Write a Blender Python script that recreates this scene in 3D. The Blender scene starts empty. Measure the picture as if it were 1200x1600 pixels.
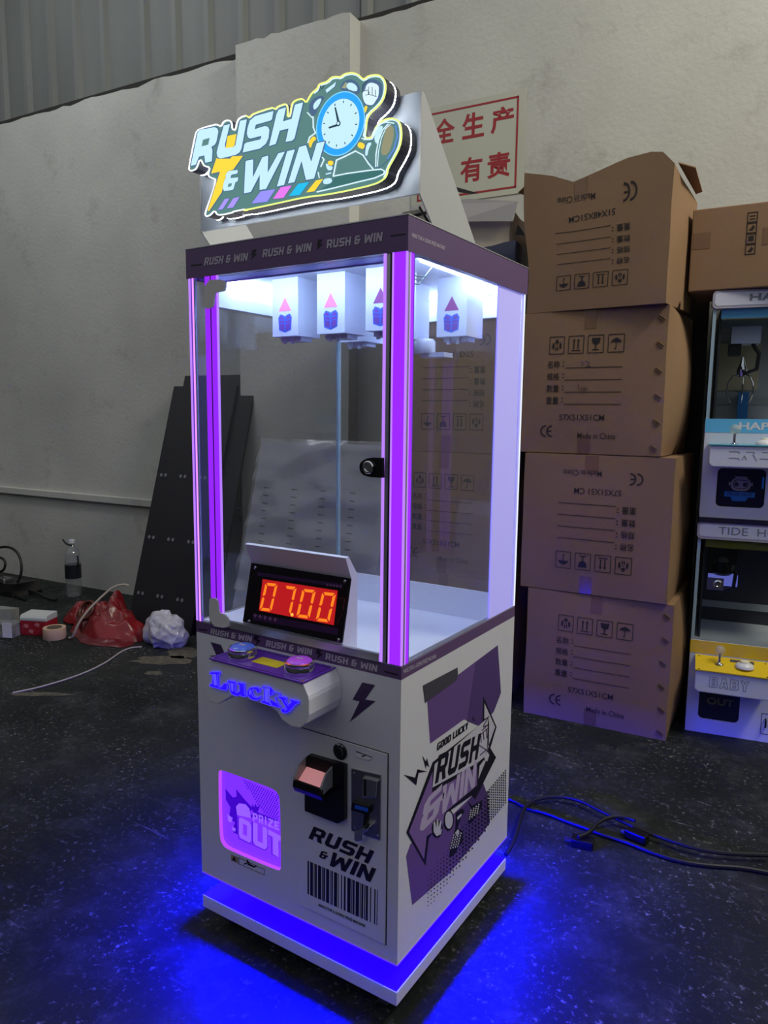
import bpy, bmesh, math, random
from mathutils import Vector, Matrix, noise
from mathutils.geometry import tessellate_polygon

random.seed(7)
S = bpy.context.scene
COL = S.collection

# ------------------------------------------------------------------ camera
CAM = Vector((0.7164, -1.1838, 1.2732))
YAW, PITCH, ROLL, FPX = 0.5712, 0.1318, 0.0109, 1148.5
_f = Vector((-math.sin(YAW) * math.cos(PITCH), math.cos(YAW) * math.cos(PITCH), -math.sin(PITCH)))
_r = Vector((math.cos(YAW), math.sin(YAW), 0))
_u = _r.cross(_f)
RIGHT = math.cos(ROLL) * _r + math.sin(ROLL) * _u
UP = -math.sin(ROLL) * _r + math.cos(ROLL) * _u
FWD = _f
cd = bpy.data.cameras.new('camera')
cam = bpy.data.objects.new('camera', cd)
COL.objects.link(cam)
cam.matrix_world = Matrix(((RIGHT.x, UP.x, -FWD.x, CAM.x), (RIGHT.y, UP.y, -FWD.y, CAM.y),
                           (RIGHT.z, UP.z, -FWD.z, CAM.z), (0, 0, 0, 1)))
cd.sensor_fit = 'VERTICAL'
cd.sensor_height = 36
cd.lens = FPX * 36 / 1600
cd.clip_start = 0.02
S.camera = cam

# ------------------------------------------------------------------ world, lights, exposure
S.view_settings.view_transform = 'Standard'
S.view_settings.look = 'None'
S.view_settings.exposure = 0.0
S.view_settings.gamma = 1.0
S.view_settings.use_curve_mapping = False
wd = bpy.data.worlds.new('hall_ambient')
S.world = wd
wd.use_nodes = True
wd.node_tree.nodes['Background'].inputs['Color'].default_value = (0.92, 0.95, 1.0, 1)
wd.node_tree.nodes['Background'].inputs['Strength'].default_value = 0.44


def area(name, loc, target, sx, sy, power, color):
    l = bpy.data.lights.new(name, 'AREA')
    l.shape = 'RECTANGLE'
    l.size, l.size_y, l.energy, l.color = sx, sy, power, color
    o = bpy.data.objects.new(name, l)
    COL.objects.link(o)
    o.location = loc
    d = Vector(target) - Vector(loc)
    o.rotation_euler = d.to_track_quat('-Z', 'Y').to_euler()
    return o


area('ceiling_lamp_near', (2.3, 1.2, 4.3), (-0.2, 2.2, 2.5), 1.4, 0.5, 105, (1.0, 0.95, 0.80))
area('ceiling_lamp_far', (-3.4, 0.5, 4.5), (-3.0, 2.1, 2.6), 2.2, 0.6, 21, (0.93, 0.97, 1.0))


# ------------------------------------------------------------------ pixel helpers: a point of the photograph on a real plane
def ray(px, py):
    return RIGHT * ((px - 600) / FPX) + UP * (-(py - 800) / FPX) + FWD


def at(px, py, plane):
    o, n = plane
    d = ray(px, py)
    return CAM + d * ((o - CAM).dot(n) / d.dot(n))


def Z(x0, y0, s):
    return lambda pts: [(x0 + x / s, y0 + y / s) for x, y in pts]


def planey(y):
    return (Vector((0, y, 0)), Vector((0, -1, 0)))


def planex(x):
    return (Vector((x, 0, 0)), Vector((1, 0, 0)))


def planez(z):
    return (Vector((0, 0, z)), Vector((0, 0, 1)))


# ------------------------------------------------------------------ materials
def srgb(r, g, b):
    f = lambda c: (c / 255 / 12.92) if c / 255 <= 0.04045 else ((c / 255 + 0.055) / 1.055) ** 2.4
    return (f(r), f(g), f(b), 1)


MATS = {}


def mat(name, col, rough=0.5, metal=0.0, var=0.0, scale=8.0, bump=0.0, emit=None, estr=1.0, spec=0.5, trans=0.0, stretch=None):
    if name in MATS:
        return MATS[name]
    m = bpy.data.materials.new(name)
    m.use_nodes = True
    nt = m.node_tree
    b = nt.nodes['Principled BSDF']
    b.inputs['Base Color'].default_value = col
    b.inputs['Roughness'].default_value = rough
    b.inputs['Metallic'].default_value = metal
    b.inputs['Specular IOR Level'].default_value = spec
    if trans:
        b.inputs['Transmission Weight'].default_value = trans
    if emit:
        b.inputs['Emission Color'].default_value = emit
        b.inputs['Emission Strength'].default_value = estr
    if var or bump:
        tc = nt.nodes.new('ShaderNodeTexCoord')
        src = tc.outputs['Object']
        if stretch:
            mp = nt.nodes.new('ShaderNodeMapping')
            mp.inputs['Scale'].default_value = stretch
            nt.links.new(src, mp.inputs[0])
            src = mp.outputs[0]
        n = nt.nodes.new('ShaderNodeTexNoise')
        n.inputs['Scale'].default_value = scale
        n.inputs['Detail'].default_value = 6
        nt.links.new(src, n.inputs['Vector'])
        if var:
            r = nt.nodes.new('ShaderNodeValToRGB')
            r.color_ramp.elements[0].position = 0.3
            r.color_ramp.elements[1].position = 0.7
            r.color_ramp.elements[0].color = tuple(c * (1 - var) for c in col[:3]) + (1,)
            r.color_ramp.elements[1].color = tuple(min(1, c * (1 + var)) for c in col[:3]) + (1,)
            nt.links.new(n.outputs['Fac'], r.inputs[0])
            nt.links.new(r.outputs[0], b.inputs['Base Color'])
        if bump:
            bp = nt.nodes.new('ShaderNodeBump')
            bp.inputs['Strength'].default_value = bump
            bp.inputs['Distance'].default_value = 0.01
            nt.links.new(n.outputs['Fac'], bp.inputs['Height'])
            nt.links.new(bp.outputs[0], b.inputs['Normal'])
    MATS[name] = m
    return m


def glow(name, col, strength):
    """Something that gives off light: LED strips, backlit acrylic, the lit sign."""
    if name in MATS:
        return MATS[name]
    m = bpy.data.materials.new(name)
    m.use_nodes = True
    nt = m.node_tree
    b = nt.nodes['Principled BSDF']
    b.inputs['Base Color'].default_value = tuple(c * 0.3 for c in col[:3]) + (1,)
    b.inputs['Roughness'].default_value = 0.3
    b.inputs['Emission Color'].default_value = col
    b.inputs['Emission Strength'].default_value = strength
    MATS[name] = m
    return m


def glass(name, tint=(0.93, 0.95, 0.97, 1), ior=1.45, rough=0.0, haze=0.0):
    if name in MATS:
        return MATS[name]
    m = bpy.data.materials.new(name)
    m.use_nodes = True
    nt = m.node_tree
    nt.nodes.remove(nt.nodes['Principled BSDF'])
    out = nt.nodes['Material Output']
    t = nt.nodes.new('ShaderNodeBsdfTransparent')
    t.inputs[0].default_value = tint
    g = nt.nodes.new('ShaderNodeBsdfGlossy')
    g.inputs['Roughness'].default_value = rough
    fr = nt.nodes.new('ShaderNodeFresnel')
    ge = nt.nodes.new('ShaderNodeNewGeometry')          # both faces of a thin sheet reflect alike
    mr = nt.nodes.new('ShaderNodeMapRange')
    mr.inputs['To Min'].default_value, mr.inputs['To Max'].default_value = ior, 1 / ior
    nt.links.new(ge.outputs['Backfacing'], mr.inputs['Value'])
    nt.links.new(mr.outputs[0], fr.inputs['IOR'])
    mx = nt.nodes.new('ShaderNodeMixShader')
    nt.links.new(fr.outputs[0], mx.inputs[0])
    nt.links.new(t.outputs[0], mx.inputs[1])
    nt.links.new(g.outputs[0], mx.inputs[2])
    last = mx
    if haze:
        df = nt.nodes.new('ShaderNodeBsdfDiffuse')
        df.inputs[0].default_value = (0.8, 0.82, 0.86, 1)
        m2 = nt.nodes.new('ShaderNodeMixShader')
        m2.inputs[0].default_value = haze
        nt.links.new(mx.outputs[0], m2.inputs[1])
        nt.links.new(df.outputs[0], m2.inputs[2])
        last = m2
    nt.links.new(last.outputs[0], out.inputs['Surface'])
    MATS[name] = m
    return m


WHITE = mat('white_powder_coat', srgb(228, 228, 234), 0.42, var=0.02, scale=3)
WHITE_IN = mat('white_inner_panel', srgb(225, 228, 235), 0.5)
GREY_SIGN = mat('grey_sign_metal', srgb(188, 200, 214), 0.45)
PURPLE = mat('purple_vinyl', srgb(104, 78, 124), 0.4)
PURPLE_DK = mat('deep_purple_vinyl', srgb(70, 50, 92), 0.4)
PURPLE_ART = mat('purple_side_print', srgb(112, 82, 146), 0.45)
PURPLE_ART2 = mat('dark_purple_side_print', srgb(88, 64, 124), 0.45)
LILAC_ART = mat('lilac_side_print', srgb(136, 104, 168), 0.45)
INK = mat('black_ink', srgb(22, 18, 30), 0.5)
GREYINK = mat('grey_ink', srgb(70, 70, 76), 0.5)
PALEINK = mat('pale_lettering', srgb(196, 186, 204), 0.5)
PAPER = mat('white_print', srgb(212, 210, 220), 0.5)
BLACK = mat('black_plastic', srgb(14, 13, 17), 0.35)
BLACKM = mat('black_metal_sheet', srgb(20, 19, 25), 0.55, var=0.15, scale=4)
CHROME = mat('chrome', (0.75, 0.75, 0.78, 1), 0.12, 1.0)
STEEL = mat('brushed_steel', (0.42, 0.42, 0.45, 1), 0.3, 1.0)
ALU = mat('aluminium_trim', (0.62, 0.62, 0.68, 1), 0.35, 0.8)
RUBBER = mat('grey_rubber', srgb(70, 70, 74), 0.7)
GLASS = glass('clear_acrylic_pane', (0.94, 0.95, 0.97, 1), 1.42)
GLASS2 = glass('small_machine_glass', (0.95, 0.97, 0.98, 1), 1.45)
FILM = glass('clear_plastic_film', (0.86, 0.86, 0.88, 1), 1.6, 0.12, 0.16)
EDGE = mat('acrylic_edge', srgb(150, 175, 190), 0.2)
CARD = mat('brown_cardboard', srgb(138, 108, 78), 0.8, var=0.06, scale=3, bump=0.05)
CARD_IN = mat('dark_cardboard_edge', srgb(96, 72, 50), 0.9)
TAPE = mat('brown_packing_tape', srgb(122, 92, 66), 0.18)
CARDINK = mat('carton_ink', srgb(34, 27, 24), 0.8)
PENINK = mat('pencil_ink', srgb(92, 72, 58), 0.8)

# ------------------------------------------------------------------ mesh building
FRAME = {}          # root object name -> world matrix of that root


class MB:
    def __init__(self, M=None):
        self.v, self.f, self.M, self.smooth = [], [], M, False

    def add(self, vs, fs):
        b = len(self.v)
        self.v += [(self.M @ Vector(p)) if self.M else Vector(p) for p in vs]
        self.f += [tuple(b + i for i in f) for f in fs]
        return self

    def box(self, x0, x1, y0, y1, z0, z1):
        vs = [(x, y, z) for z in (z0, z1) for y in (y0, y1) for x in (x0, x1)]
        return self.add(vs, [(0, 2, 3, 1), (4, 5, 7, 6), (0, 1, 5, 4), (1, 3, 7, 5), (3, 2, 6, 7), (2, 0, 4, 6)])

    def prism(self, pts, n, t, holes=()):
        """polygon of 3-D points (with holes) pushed out along n by t"""
        n = Vector(n)
        loops = [[Vector(p) for p in pts]] + [[Vector(p) for p in h] for h in holes]
        tri = tessellate_polygon(loops)
        allp = [p for l in loops for p in l]
        N = len(allp)
        vs = allp + [p + n * t for p in allp]
        fs = [tuple(i + N for i in f) for f in tri] + [tuple(f) for f in tri]
        b = 0
        for l in loops:
            k = len(l)
            for i in range(k):
                j = (i + 1) % k
                fs.append((b + i, b + j, b + j + N, b + i + N))
            b += k
        return self.add(vs, fs)

    def tube(self, pts, r, seg=8, close=False):
        pts = [Vector(p) for p in pts]
        rings = []
        nrm = None
        for i, p in enumerate(pts):
            if close:
                d = pts[(i + 1) % len(pts)] - pts[i - 1]
            else:
                d = pts[min(i + 1, len(pts) - 1)] - pts[max(i - 1, 0)]
            d.normalize()
            if nrm is None:
                nrm = d.orthogonal().normalized()
            nrm = (nrm - d * nrm.dot(d)).normalized()
            bi = d.cross(nrm)
            rr = r[i] if isinstance(r, (list, tuple)) else r
            rings.append([p + (nrm * math.cos(a) + bi * math.sin(a)) * rr for a in [2 * math.pi * k / seg for k in range(seg)]])
        vs = [q for ring in rings for q in ring]
        fs = []
        n = len(rings)
        for i in range(n if close else n - 1):
            for k in range(seg):
                a, b = i * seg + k, i * seg + (k + 1) % seg
                c, d = ((i + 1) % n) * seg + (k + 1) % seg, ((i + 1) % n) * seg + k
                fs.append((a, b, c, d))
        if not close:
            fs += [tuple(range(seg))[::-1], tuple((n - 1) * seg + k for k in range(seg))]
        self.smooth = True
        return self.add(vs, fs)

    def lathe(self, prof, base, axis, seg=24):
        axis = Vector(axis).normalized()
        u = axis.orthogonal().normalized()
        w = axis.cross(u)
        base = Vector(base)
        vs, fs = [], []
        for r, h in prof:
            for k in range(seg):
                a = 2 * math.pi * k / seg
                vs.append(base + axis * h + (u * math.cos(a) + w * math.sin(a)) * r)
        for i in range(len(prof) - 1):
            for k in range(seg):
                a, b = i * seg + k, i * seg + (k + 1) % seg
                fs.append((a, b, b + seg, a + seg))
        fs += [tuple(range(seg))[::-1], tuple((len(prof) - 1) * seg + k for k in range(seg))]
        return self.add(vs, fs)

    def build(self, name, material, parent=None, bevel=0.0, smooth=None, label=None):
        root = parent
        while root is not None and root.parent is not None:
            root = root.parent
        inv = FRAME[root.name].inverted() if root is not None and root.name in FRAME else None
        me = bpy.data.meshes.new(name)
        me.from_pydata([(inv @ p) if inv else p for p in self.v], [], self.f)
        bm = bmesh.new()
        bm.from_mesh(me)
        bmesh.ops.recalc_face_normals(bm, faces=bm.faces)
        if bevel:
            es = [e for e in bm.edges if len(e.link_faces) == 2 and e.calc_face_angle(0) > 0.6]
            bmesh.ops.bevel(bm, geom=es, offset=bevel, segments=2, affect='EDGES', profile=0.6, clamp_overlap=True)
        if smooth if smooth is not None else self.smooth:
            for f in bm.faces:
                f.smooth = True
            for e in bm.edges:
                if len(e.link_faces) == 2 and e.calc_face_angle(0) > 0.7:
                    e.smooth = False
        bm.to_mesh(me)
        bm.free()
        me.materials.append(material)
        o = bpy.data.objects.new(name, me)
        COL.objects.link(o)
        if parent:
            o.parent = parent
        if label:
            o['label'] = label
        return o


def thing(name, label, cat, loc=(0, 0, 0), rz=0.0, group=None):
    o = bpy.data.objects.new(name, None)
    o.empty_display_size = 0.1
    COL.objects.link(o)
    o.location = loc
    o.rotation_euler = (0, 0, rz)
    o['label'], o['category'] = label, cat
    if group:
        o['group'] = group
    FRAME[o.name] = Matrix.Translation(Vector(loc)) @ Matrix.Rotation(rz, 4, 'Z')
    return o


def tag(o, label, cat, group=None):
    o['label'], o['category'] = label, cat
    if group:
        o['group'] = group
    return o


def structure(o):
    o['kind'] = 'structure'
    return o


# flat prints: outlines given in photograph pixels, laid on a real plane with a real (thin) thickness
def flat(mb, plane, polys, off=0.0004, t=0.0003):
    o, n = plane
    for p in polys:
        outer, holes = (p[0], p[1:]) if isinstance(p[0], list) else (p, [])
        mb.prism([at(x, y, plane) + n * off for x, y in outer], n, t, [[at(x, y, plane) + n * off for x, y in h] for h in holes])
    return mb


def ribbon(pts, w, close=False):
    """outline of a brush stroke, as quads + round joints, in 2-D"""
    out = []
    n = len(pts)
    for i in range(n if close else n - 1):
        a, b = pts[i], pts[(i + 1) % n]
        dx, dy = b[0] - a[0], b[1] - a[1]
        l = math.hypot(dx, dy) or 1
        nx, ny = -dy / l * w / 2, dx / l * w / 2
        out.append([(a[0] + nx, a[1] + ny), (b[0] + nx, b[1] + ny), (b[0] - nx, b[1] - ny), (a[0] - nx, a[1] - ny)])
    for a in pts:
        out.append([(a[0] + w / 2 * math.cos(k * math.pi / 4), a[1] + w / 2 * math.sin(k * math.pi / 4)) for k in range(8)])
    return out


def smooth2(pts, close=False, it=2):
    for _ in range(it):
        q = []
        n = len(pts)
        for i in range(n if close else n - 1):
            a, b = pts[i], pts[(i + 1) % n]
            q += [(a[0] * .75 + b[0] * .25, a[1] * .75 + b[1] * .25), (a[0] * .25 + b[0] * .75, a[1] * .25 + b[1] * .75)]
        pts = q if close else [pts[0]] + q + [pts[-1]]
    return pts


def ell(cx, cy, rx, ry, n=24, rot=0):
    return [(cx + rx * math.cos(a) * math.cos(rot) - ry * math.sin(a) * math.sin(rot),
             cy + rx * math.cos(a) * math.sin(rot) + ry * math.sin(a) * math.cos(rot)) for a in [2 * math.pi * k / n for k in range(n)]]


BLK = {
    'R': (.84, [[(0, 0), (0, 1), (.66, 1), (.82, .86), (.82, .5), (.68, .37), (.84, 0), (.57, 0), (.43, .33), (.26, .33), (.26, 0)], [(.26, .55), (.26, .79), (.56, .79), (.56, .55)]]),
    'U': (.8, [[(0, 1), (0, .16), (.15, 0), (.65, 0), (.8, .16), (.8, 1), (.55, 1), (.55, .23), (.25, .23), (.25, 1)]]),
    'S': (.8, [[(0, 0), (0, .22), (.55, .22), (.55, .39), (.15, .39), (0, .53), (0, .85), (.15, 1), (.8, 1), (.8, .78), (.25, .78), (.25, .61), (.65, .61), (.8, .47), (.8, .15), (.65, 0)]]),
    'H': (.8, [[(0, 0), (0, 1), (.25, 1), (.25, .62), (.55, .62), (.55, 1), (.8, 1), (.8, 0), (.55, 0), (.55, .4), (.25, .4), (.25, 0)]]),
    'W': (1.2, [[(0, 1), (.12, 0), (.38, 0), (.6, .5), (.82, 0), (1.08, 0), (1.2, 1), (.95, 1), (.9, .42), (.72, .85), (.48, .85), (.3, .42), (.25, 1)]]),
    'I': (.26, [[(0, 0), (0, 1), (.26, 1), (.26, 0)]]),
    'N': (.84, [[(0, 0), (0, 1), (.25, 1), (.59, .44), (.59, 1), (.84, 1), (.84, 0), (.59, 0), (.25, .56), (.25, 0)]]),
    '&': (.84, [[(.15, 0), (0, .15), (0, .45), (.06, .52), (0, .6), (0, .85), (.15, 1), (.66, 1), (.66, .8), (.25, .8), (.25, .62), (.84, .62), (.84, .42), (.72, .42), (.72, .13), (.6, 0)], [(.25, .2), (.25, .42), (.47, .42), (.47, .2)]]),
    'P': (.8, [[(0, 0), (0, 1), (.65, 1), (.8, .86), (.8, .46), (.65, .32), (.27, .32), (.27, 0)], [(.27, .54), (.27, .79), (.53, .79), (.53, .54)]]),
    'Z': (.75, [[(0, 0), (0, .22), (.42, .78), (0, .78), (0, 1), (.75, 1), (.75, .78), (.33, .22), (.75, .22), (.75, 0)]]),
    'E': (.68, [[(0, 0), (0, 1), (.68, 1), (.68, .78), (.26, .78), (.26, .61), (.6, .61), (.6, .4), (.26, .4), (.26, .22), (.68, .22), (.68, 0)]]),
    'O': (.8, [[(.12, 0), (0, .12), (0, .88), (.12, 1), (.68, 1), (.8, .88), (.8, .12), (.68, 0)], [(.26, .23), (.26, .77), (.54, .77), (.54, .23)]]),
    'T': (.74, [[(.24, 0), (.24, .77), (0, .77), (0, 1), (.74, 1), (.74, .77), (.5, .77), (.5, 0)]]),
    'G': (.8, [[(.12, 0), (0, .12), (0, .88), (.12, 1), (.76, 1), (.76, .8), (.24, .8), (.24, .2), (.56, .2), (.56, .36), (.42, .36), (.42, .54), (.8, .54), (.8, 0)]]),
    'D': (.8, [[(0, 0), (0, 1), (.66, 1), (.8, .86), (.8, .14), (.66, 0)], [(.26, .21), (.26, .79), (.54, .79), (.54, .21)]]),
    'L': (.66, [[(0, 0), (0, 1), (.25, 1), (.25, .22), (.66, .22), (.66, 0)]]),
    'C': (.74, [[(.12, 0), (0, .12), (0, .88), (.12, 1), (.74, 1), (.74, .78), (.25, .78), (.25, .22), (.74, .22), (.74, 0)]]),
    'K': (.8, [[(0, 0), (0, 1), (.25, 1), (.25, .62), (.5, 1), (.8, 1), (.46, .52), (.8, 0), (.5, 0), (.25, .4), (.25, 0)]]),
    'Y': (.8, [[(.28, 0), (.28, .42), (0, 1), (.28, 1), (.41, .66), (.54, 1), (.8, 1), (.53, .42), (.53, 0)]]),
    'A': (.84, [[(0, 0), (.28, 1), (.56, 1), (.84, 0), (.58, 0), (.53, .2), (.31, .2), (.26, 0)], [(.36, .4), (.48, .4), (.42, .68)]]),
    'B': (.8, [[(0, 0), (0, 1), (.66, 1), (.78, .88), (.78, .62), (.7, .52), (.8, .42), (.8, .12), (.68, 0)], [(.25, .2), (.25, .4), (.54, .4), (.54, .2)], [(.25, .6), (.25, .8), (.53, .8), (.53, .6)]]),
    'X': (.8, [[(0, 0), (.27, .5), (0, 1), (.28, 1), (.4, .72), (.52, 1), (.8, 1), (.53, .5), (.8, 0), (.52, 0), (.4, .28), (.28, 0)]]),
}


def blocks(word, gap=.12, space=.45):
    """letters of the squared display face; returns (list of loops, total width)"""
    x, out = 0.0, []
    for ch in word:
        if ch == ' ':
            x += space
            continue
        w, loops = BLK[ch]
        out.append([[(x + a, b) for a, b in l] for l in loops])
        x += w + gap
    return out, x - gap


def frame3(plane, BL, BR, TL):
    o = at(*BL, plane)
    return o, at(*BR, plane) - o, at(*TL, plane) - o


def block_text(mb, word, plane, BL, BR, TL, off=0.0006, t=0.0003, gap=.12, space=.45):
    o, e1, e2 = frame3(plane, BL, BR, TL)
    n = plane[1]
    ls, w = blocks(word, gap, space)
    for loops in ls:
        q = [[o + e1 * (a / w) + e2 * b + n * off for a, b in l] for l in loops]
        mb.prism(q[0], n, t, q[1:])
    return mb


_txt = {}


def font_mesh(s, off):
    if (s, off) in _txt:
        return _txt[(s, off)]
    c = bpy.data.curves.new('lettering', 'FONT')
    c.body, c.size, c.offset, c.resolution_u = s, 1, off, 3
    o = bpy.data.objects.new('lettering', c)
    COL.objects.link(o)
    bpy.context.view_layer.update()
    me = bpy.data.meshes.new_from_object(o.evaluated_get(bpy.context.evaluated_depsgraph_get()))
    vs = [(v.co.x, v.co.y) for v in me.vertices]
    fs = [tuple(p.vertices) for p in me.polygons]
    bpy.data.objects.remove(o)
    bpy.data.curves.remove(c)
    bpy.data.meshes.remove(me)
    x0, x1 = min(v[0] for v in vs), max(v[0] for v in vs)
    y0, y1 = min(v[1] for v in vs), max(v[1] for v in vs)
    _txt[(s, off)] = ([((x - x0) / (x1 - x0), (y - y0) / (y1 - y0)) for x, y in vs], fs)
    return _txt[(s, off)]


def font_vec(mb, s, o, e1, e2, n, off=0.0006, bold=0.0):
    vs, fs = font_mesh(s, bold)
    mb.add([o + e1 * a + e2 * b + n * off for a, b in vs], fs)
    return mb


def font_text(mb, s, plane, BL, BR, TL, off=0.0006, bold=0.0):
    o, e1, e2 = frame3(plane, BL, BR, TL)
    return font_vec(mb, s, o, e1, e2, plane[1], off, bold)


def rrect(x0, x1, y0, y1, r, n=5):
    out = []
    for cx, cy, a0 in ((x1 - r, y1 - r, 0), (x0 + r, y1 - r, 90), (x0 + r, y0 + r, 180), (x1 - r, y0 + r, 270)):
        for k in range(n + 1):
            a = math.radians(a0 + 90 * k / n)
            out.append((cx + r * math.cos(a), cy + r * math.sin(a)))
    return out


# ================================================================== SETTING
def floor_material():
    m = bpy.data.materials.new('worn_dark_floor')
    m.use_nodes = True
    nt = m.node_tree
    b = nt.nodes['Principled BSDF']
    tc = nt.nodes.new('ShaderNodeTexCoord')
    N, L = nt.nodes.new, nt.links.new

    def ns(scale, detail=6, rough=.6, vec=None):
        n = N('ShaderNodeTexNoise')
        n.inputs['Scale'].default_value, n.inputs['Detail'].default_value, n.inputs['Roughness'].default_value = scale, detail, rough
        L(vec or tc.outputs['Object'], n.inputs['Vector'])
        return n

    def ramp(src, p0, p1, c0, c1):
        r = N('ShaderNodeValToRGB')
        r.color_ramp.elements[0].position, r.color_ramp.elements[1].position = p0, p1
        r.color_ramp.elements[0].color, r.color_ramp.elements[1].color = c0, c1
        L(src, r.inputs[0])
        return r

    def mix(a, bb, fac):
        x = N('ShaderNodeMix')
        x.data_type = 'RGBA'
        L(fac, x.inputs[0])
        L(a, x.inputs[6])
        L(bb, x.inputs[7])
        return x

    K, W = (0, 0, 0, 1), (1, 1, 1, 1)
    base = ramp(ns(1.3, 8).outputs['Fac'], .3, .72, (0.006, 0.0075, 0.0075, 1), (0.024, 0.028, 0.027, 1))
    dust = ramp(ns(5, 10, .8).outputs['Fac'], .50, .74, K, (.85, .85, .85, 1))
    speck = ramp(ns(58, 6, .75).outputs['Fac'], .565, .66, K, (.9, .9, .9, 1))
    area_ = ramp(ns(3.4, 8, .72).outputs['Fac'], .43, .62, K, W)
    mp = N('ShaderNodeMapping')
    mp.inputs['Rotation'].default_value = (0, 0, .7)
    mp.inputs['Scale'].default_value = (1.2, 14, 1)
    L(tc.outputs['Object'], mp.inputs[0])
    scr = ramp(ns(3.0, 4, .6, mp.outputs[0]).outputs['Fac'], .66, .74, K, (.6, .6, .6, 1))
    sm = N('ShaderNodeMath')
    sm.operation = 'MULTIPLY'
    L(speck.outputs[0], sm.inputs[0])
    L(area_.outputs[0], sm.inputs[1])
    sc2 = N('ShaderNodeMath')
    sc2.operation = 'MULTIPLY'
    L(scr.outputs[0], sc2.inputs[0])
    L(area_.outputs[0], sc2.inputs[1])
    dcol = N('ShaderNodeRGB')
    dcol.outputs[0].default_value = (0.06, 0.063, 0.064, 1)
    scol = N('ShaderNodeRGB')
    scol.outputs[0].default_value = (0.31, 0.31, 0.32, 1)
    m1 = mix(base.outputs[0], dcol.outputs[0], dust.outputs[0])
    m2 = mix(m1.outputs[2], scol.outputs[0], sm.outputs[0])
    m3 = mix(m2.outputs[2], scol.outputs[0], sc2.outputs[0])
    L(m3.outputs[2], b.inputs['Base Color'])
    rr = ramp(ns(4, 5).outputs['Fac'], .3, .7, (.42, .42, .42, 1), (.75, .75, .75, 1))
    L(rr.outputs[0], b.inputs['Roughness'])
    b.inputs['Specular IOR Level'].default_value = 0.16
    bp = N('ShaderNodeBump')
    bp.inputs['Strength'].default_value = .35
    bp.inputs['Distance'].default_value = .006
    L(ns(30, 8, .7).outputs['Fac'], bp.inputs['Height'])
    L(bp.outputs[0], b.inputs['Normal'])
    return m


def plaster_material(name, c0, c1, stain):
    m = bpy.data.materials.new(name)
    m.use_nodes = True
    nt = m.node_tree
    b = nt.nodes['Principled BSDF']
    tc = nt.nodes.new('ShaderNodeTexCoord')
    N, L = nt.nodes.new, nt.links.new
    n1, n2, n3 = N('ShaderNodeTexNoise'), N('ShaderNodeTexNoise'), N('ShaderNodeTexNoise')
    for n, s, d in ((n1, .9, 5), (n2, 3.2, 12), (n3, 45, 6)):
        n.inputs['Scale'].default_value, n.inputs['Detail'].default_value = s, d
        L(tc.outputs['Object'], n.inputs['Vector'])
    n2.inputs['Roughness'].default_value = .7
    r1 = N('ShaderNodeValToRGB')
    r1.color_ramp.elements[0].position, r1.color_ramp.elements[1].position = .3, .7
    r1.color_ramp.elements[0].color, r1.color_ramp.elements[1].color = c0, c1
    L(n1.outputs['Fac'], r1.inputs[0])
    r2 = N('ShaderNodeValToRGB')
    r2.color_ramp.elements[0].position, r2.color_ramp.elements[1].position = .56, .78
    r2.color_ramp.elements[0].color, r2.color_ramp.elements[1].color = (0, 0, 0, 1), (.75, .75, .75, 1)
    L(n2.outputs['Fac'], r2.inputs[0])
    mx = N('ShaderNodeMix')
    mx.data_type = 'RGBA'
    L(r2.outputs[0], mx.inputs[0])
    L(r1.outputs[0], mx.inputs[6])
    mx.inputs[7].default_value = stain
    L(mx.outputs[2], b.inputs['Base Color'])
    b.inputs['Roughness'].default_value = .9
    b.inputs['Specular IOR Level'].default_value = .2
    bp = N('ShaderNodeBump')
    bp.inputs['Strength'].default_value = .16
    bp.inputs['Distance'].default_value = .01
    ad = N('ShaderNodeMath')
    ad.operation = 'ADD'
    L(n2.outputs['Fac'], ad.inputs[0])
    L(n3.outputs['Fac'], ad.inputs[1])
    L(ad.outputs[0], bp.inputs['Height'])
    L(bp.outputs[0], b.inputs['Normal'])
    return m


FLOOR = floor_material()
PLASTER = plaster_material('grey_plaster', srgb(168, 168, 162), srgb(198, 198, 190), srgb(136, 133, 124))
SHEET = mat('corrugated_steel_paint', srgb(104, 108, 104), 0.55, var=0.16, scale=2.2, stretch=(1, 1, .35))

structure(MB().box(-9, 5.6, -5.2, 6, -.12, 0).build('floor', FLOOR))
# the rest of the hall, behind and beside the camera
HALL = mat('dark_hall_wall', srgb(92, 94, 94), 0.9, var=.2, scale=1.5)
structure(MB().box(-9, 5.6, -5.2, -5.0, 0, 3.3).build('wall_front', HALL))
structure(MB().box(5.4, 5.6, -5.0, 3.5, 0, 3.3).build('wall_right', HALL))
structure(MB().box(-9, -8.8, -5.0, 3.5, 0, 3.3).build('wall_left', HALL))

WS = .068                                  # the wall runs slightly askew to the machine
WDIR = Vector((1, WS, 0)).normalized()
WN = Vector((WS, -1, 0)).normalized()      # towards the room
W0 = Vector((-4.4, 2.03, 0))


def wplane(off=0.0):
    return (W0 + WN * off, WN)


def wpt(x, off, z):
    """point at world x on the wall, `off` in front of it"""
    p = W0 + WDIR * ((x - W0.x) / WDIR.x)
    return p + WN * off + Vector((0, 0, z))


def wbox(mb, x0, x1, o0, o1, z0, z1):
    ps = [wpt(x, o, z) for z in (z0, z1) for o in (o1, o0) for x in (x0, x1)]
    return mb.add(ps, [(0, 2, 3, 1), (4, 5, 7, 6), (0, 1, 5, 4), (1, 3, 7, 5), (3, 2, 6, 7), (2, 0, 4, 6)])


ZW = 3.305
wall = MB()
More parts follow.
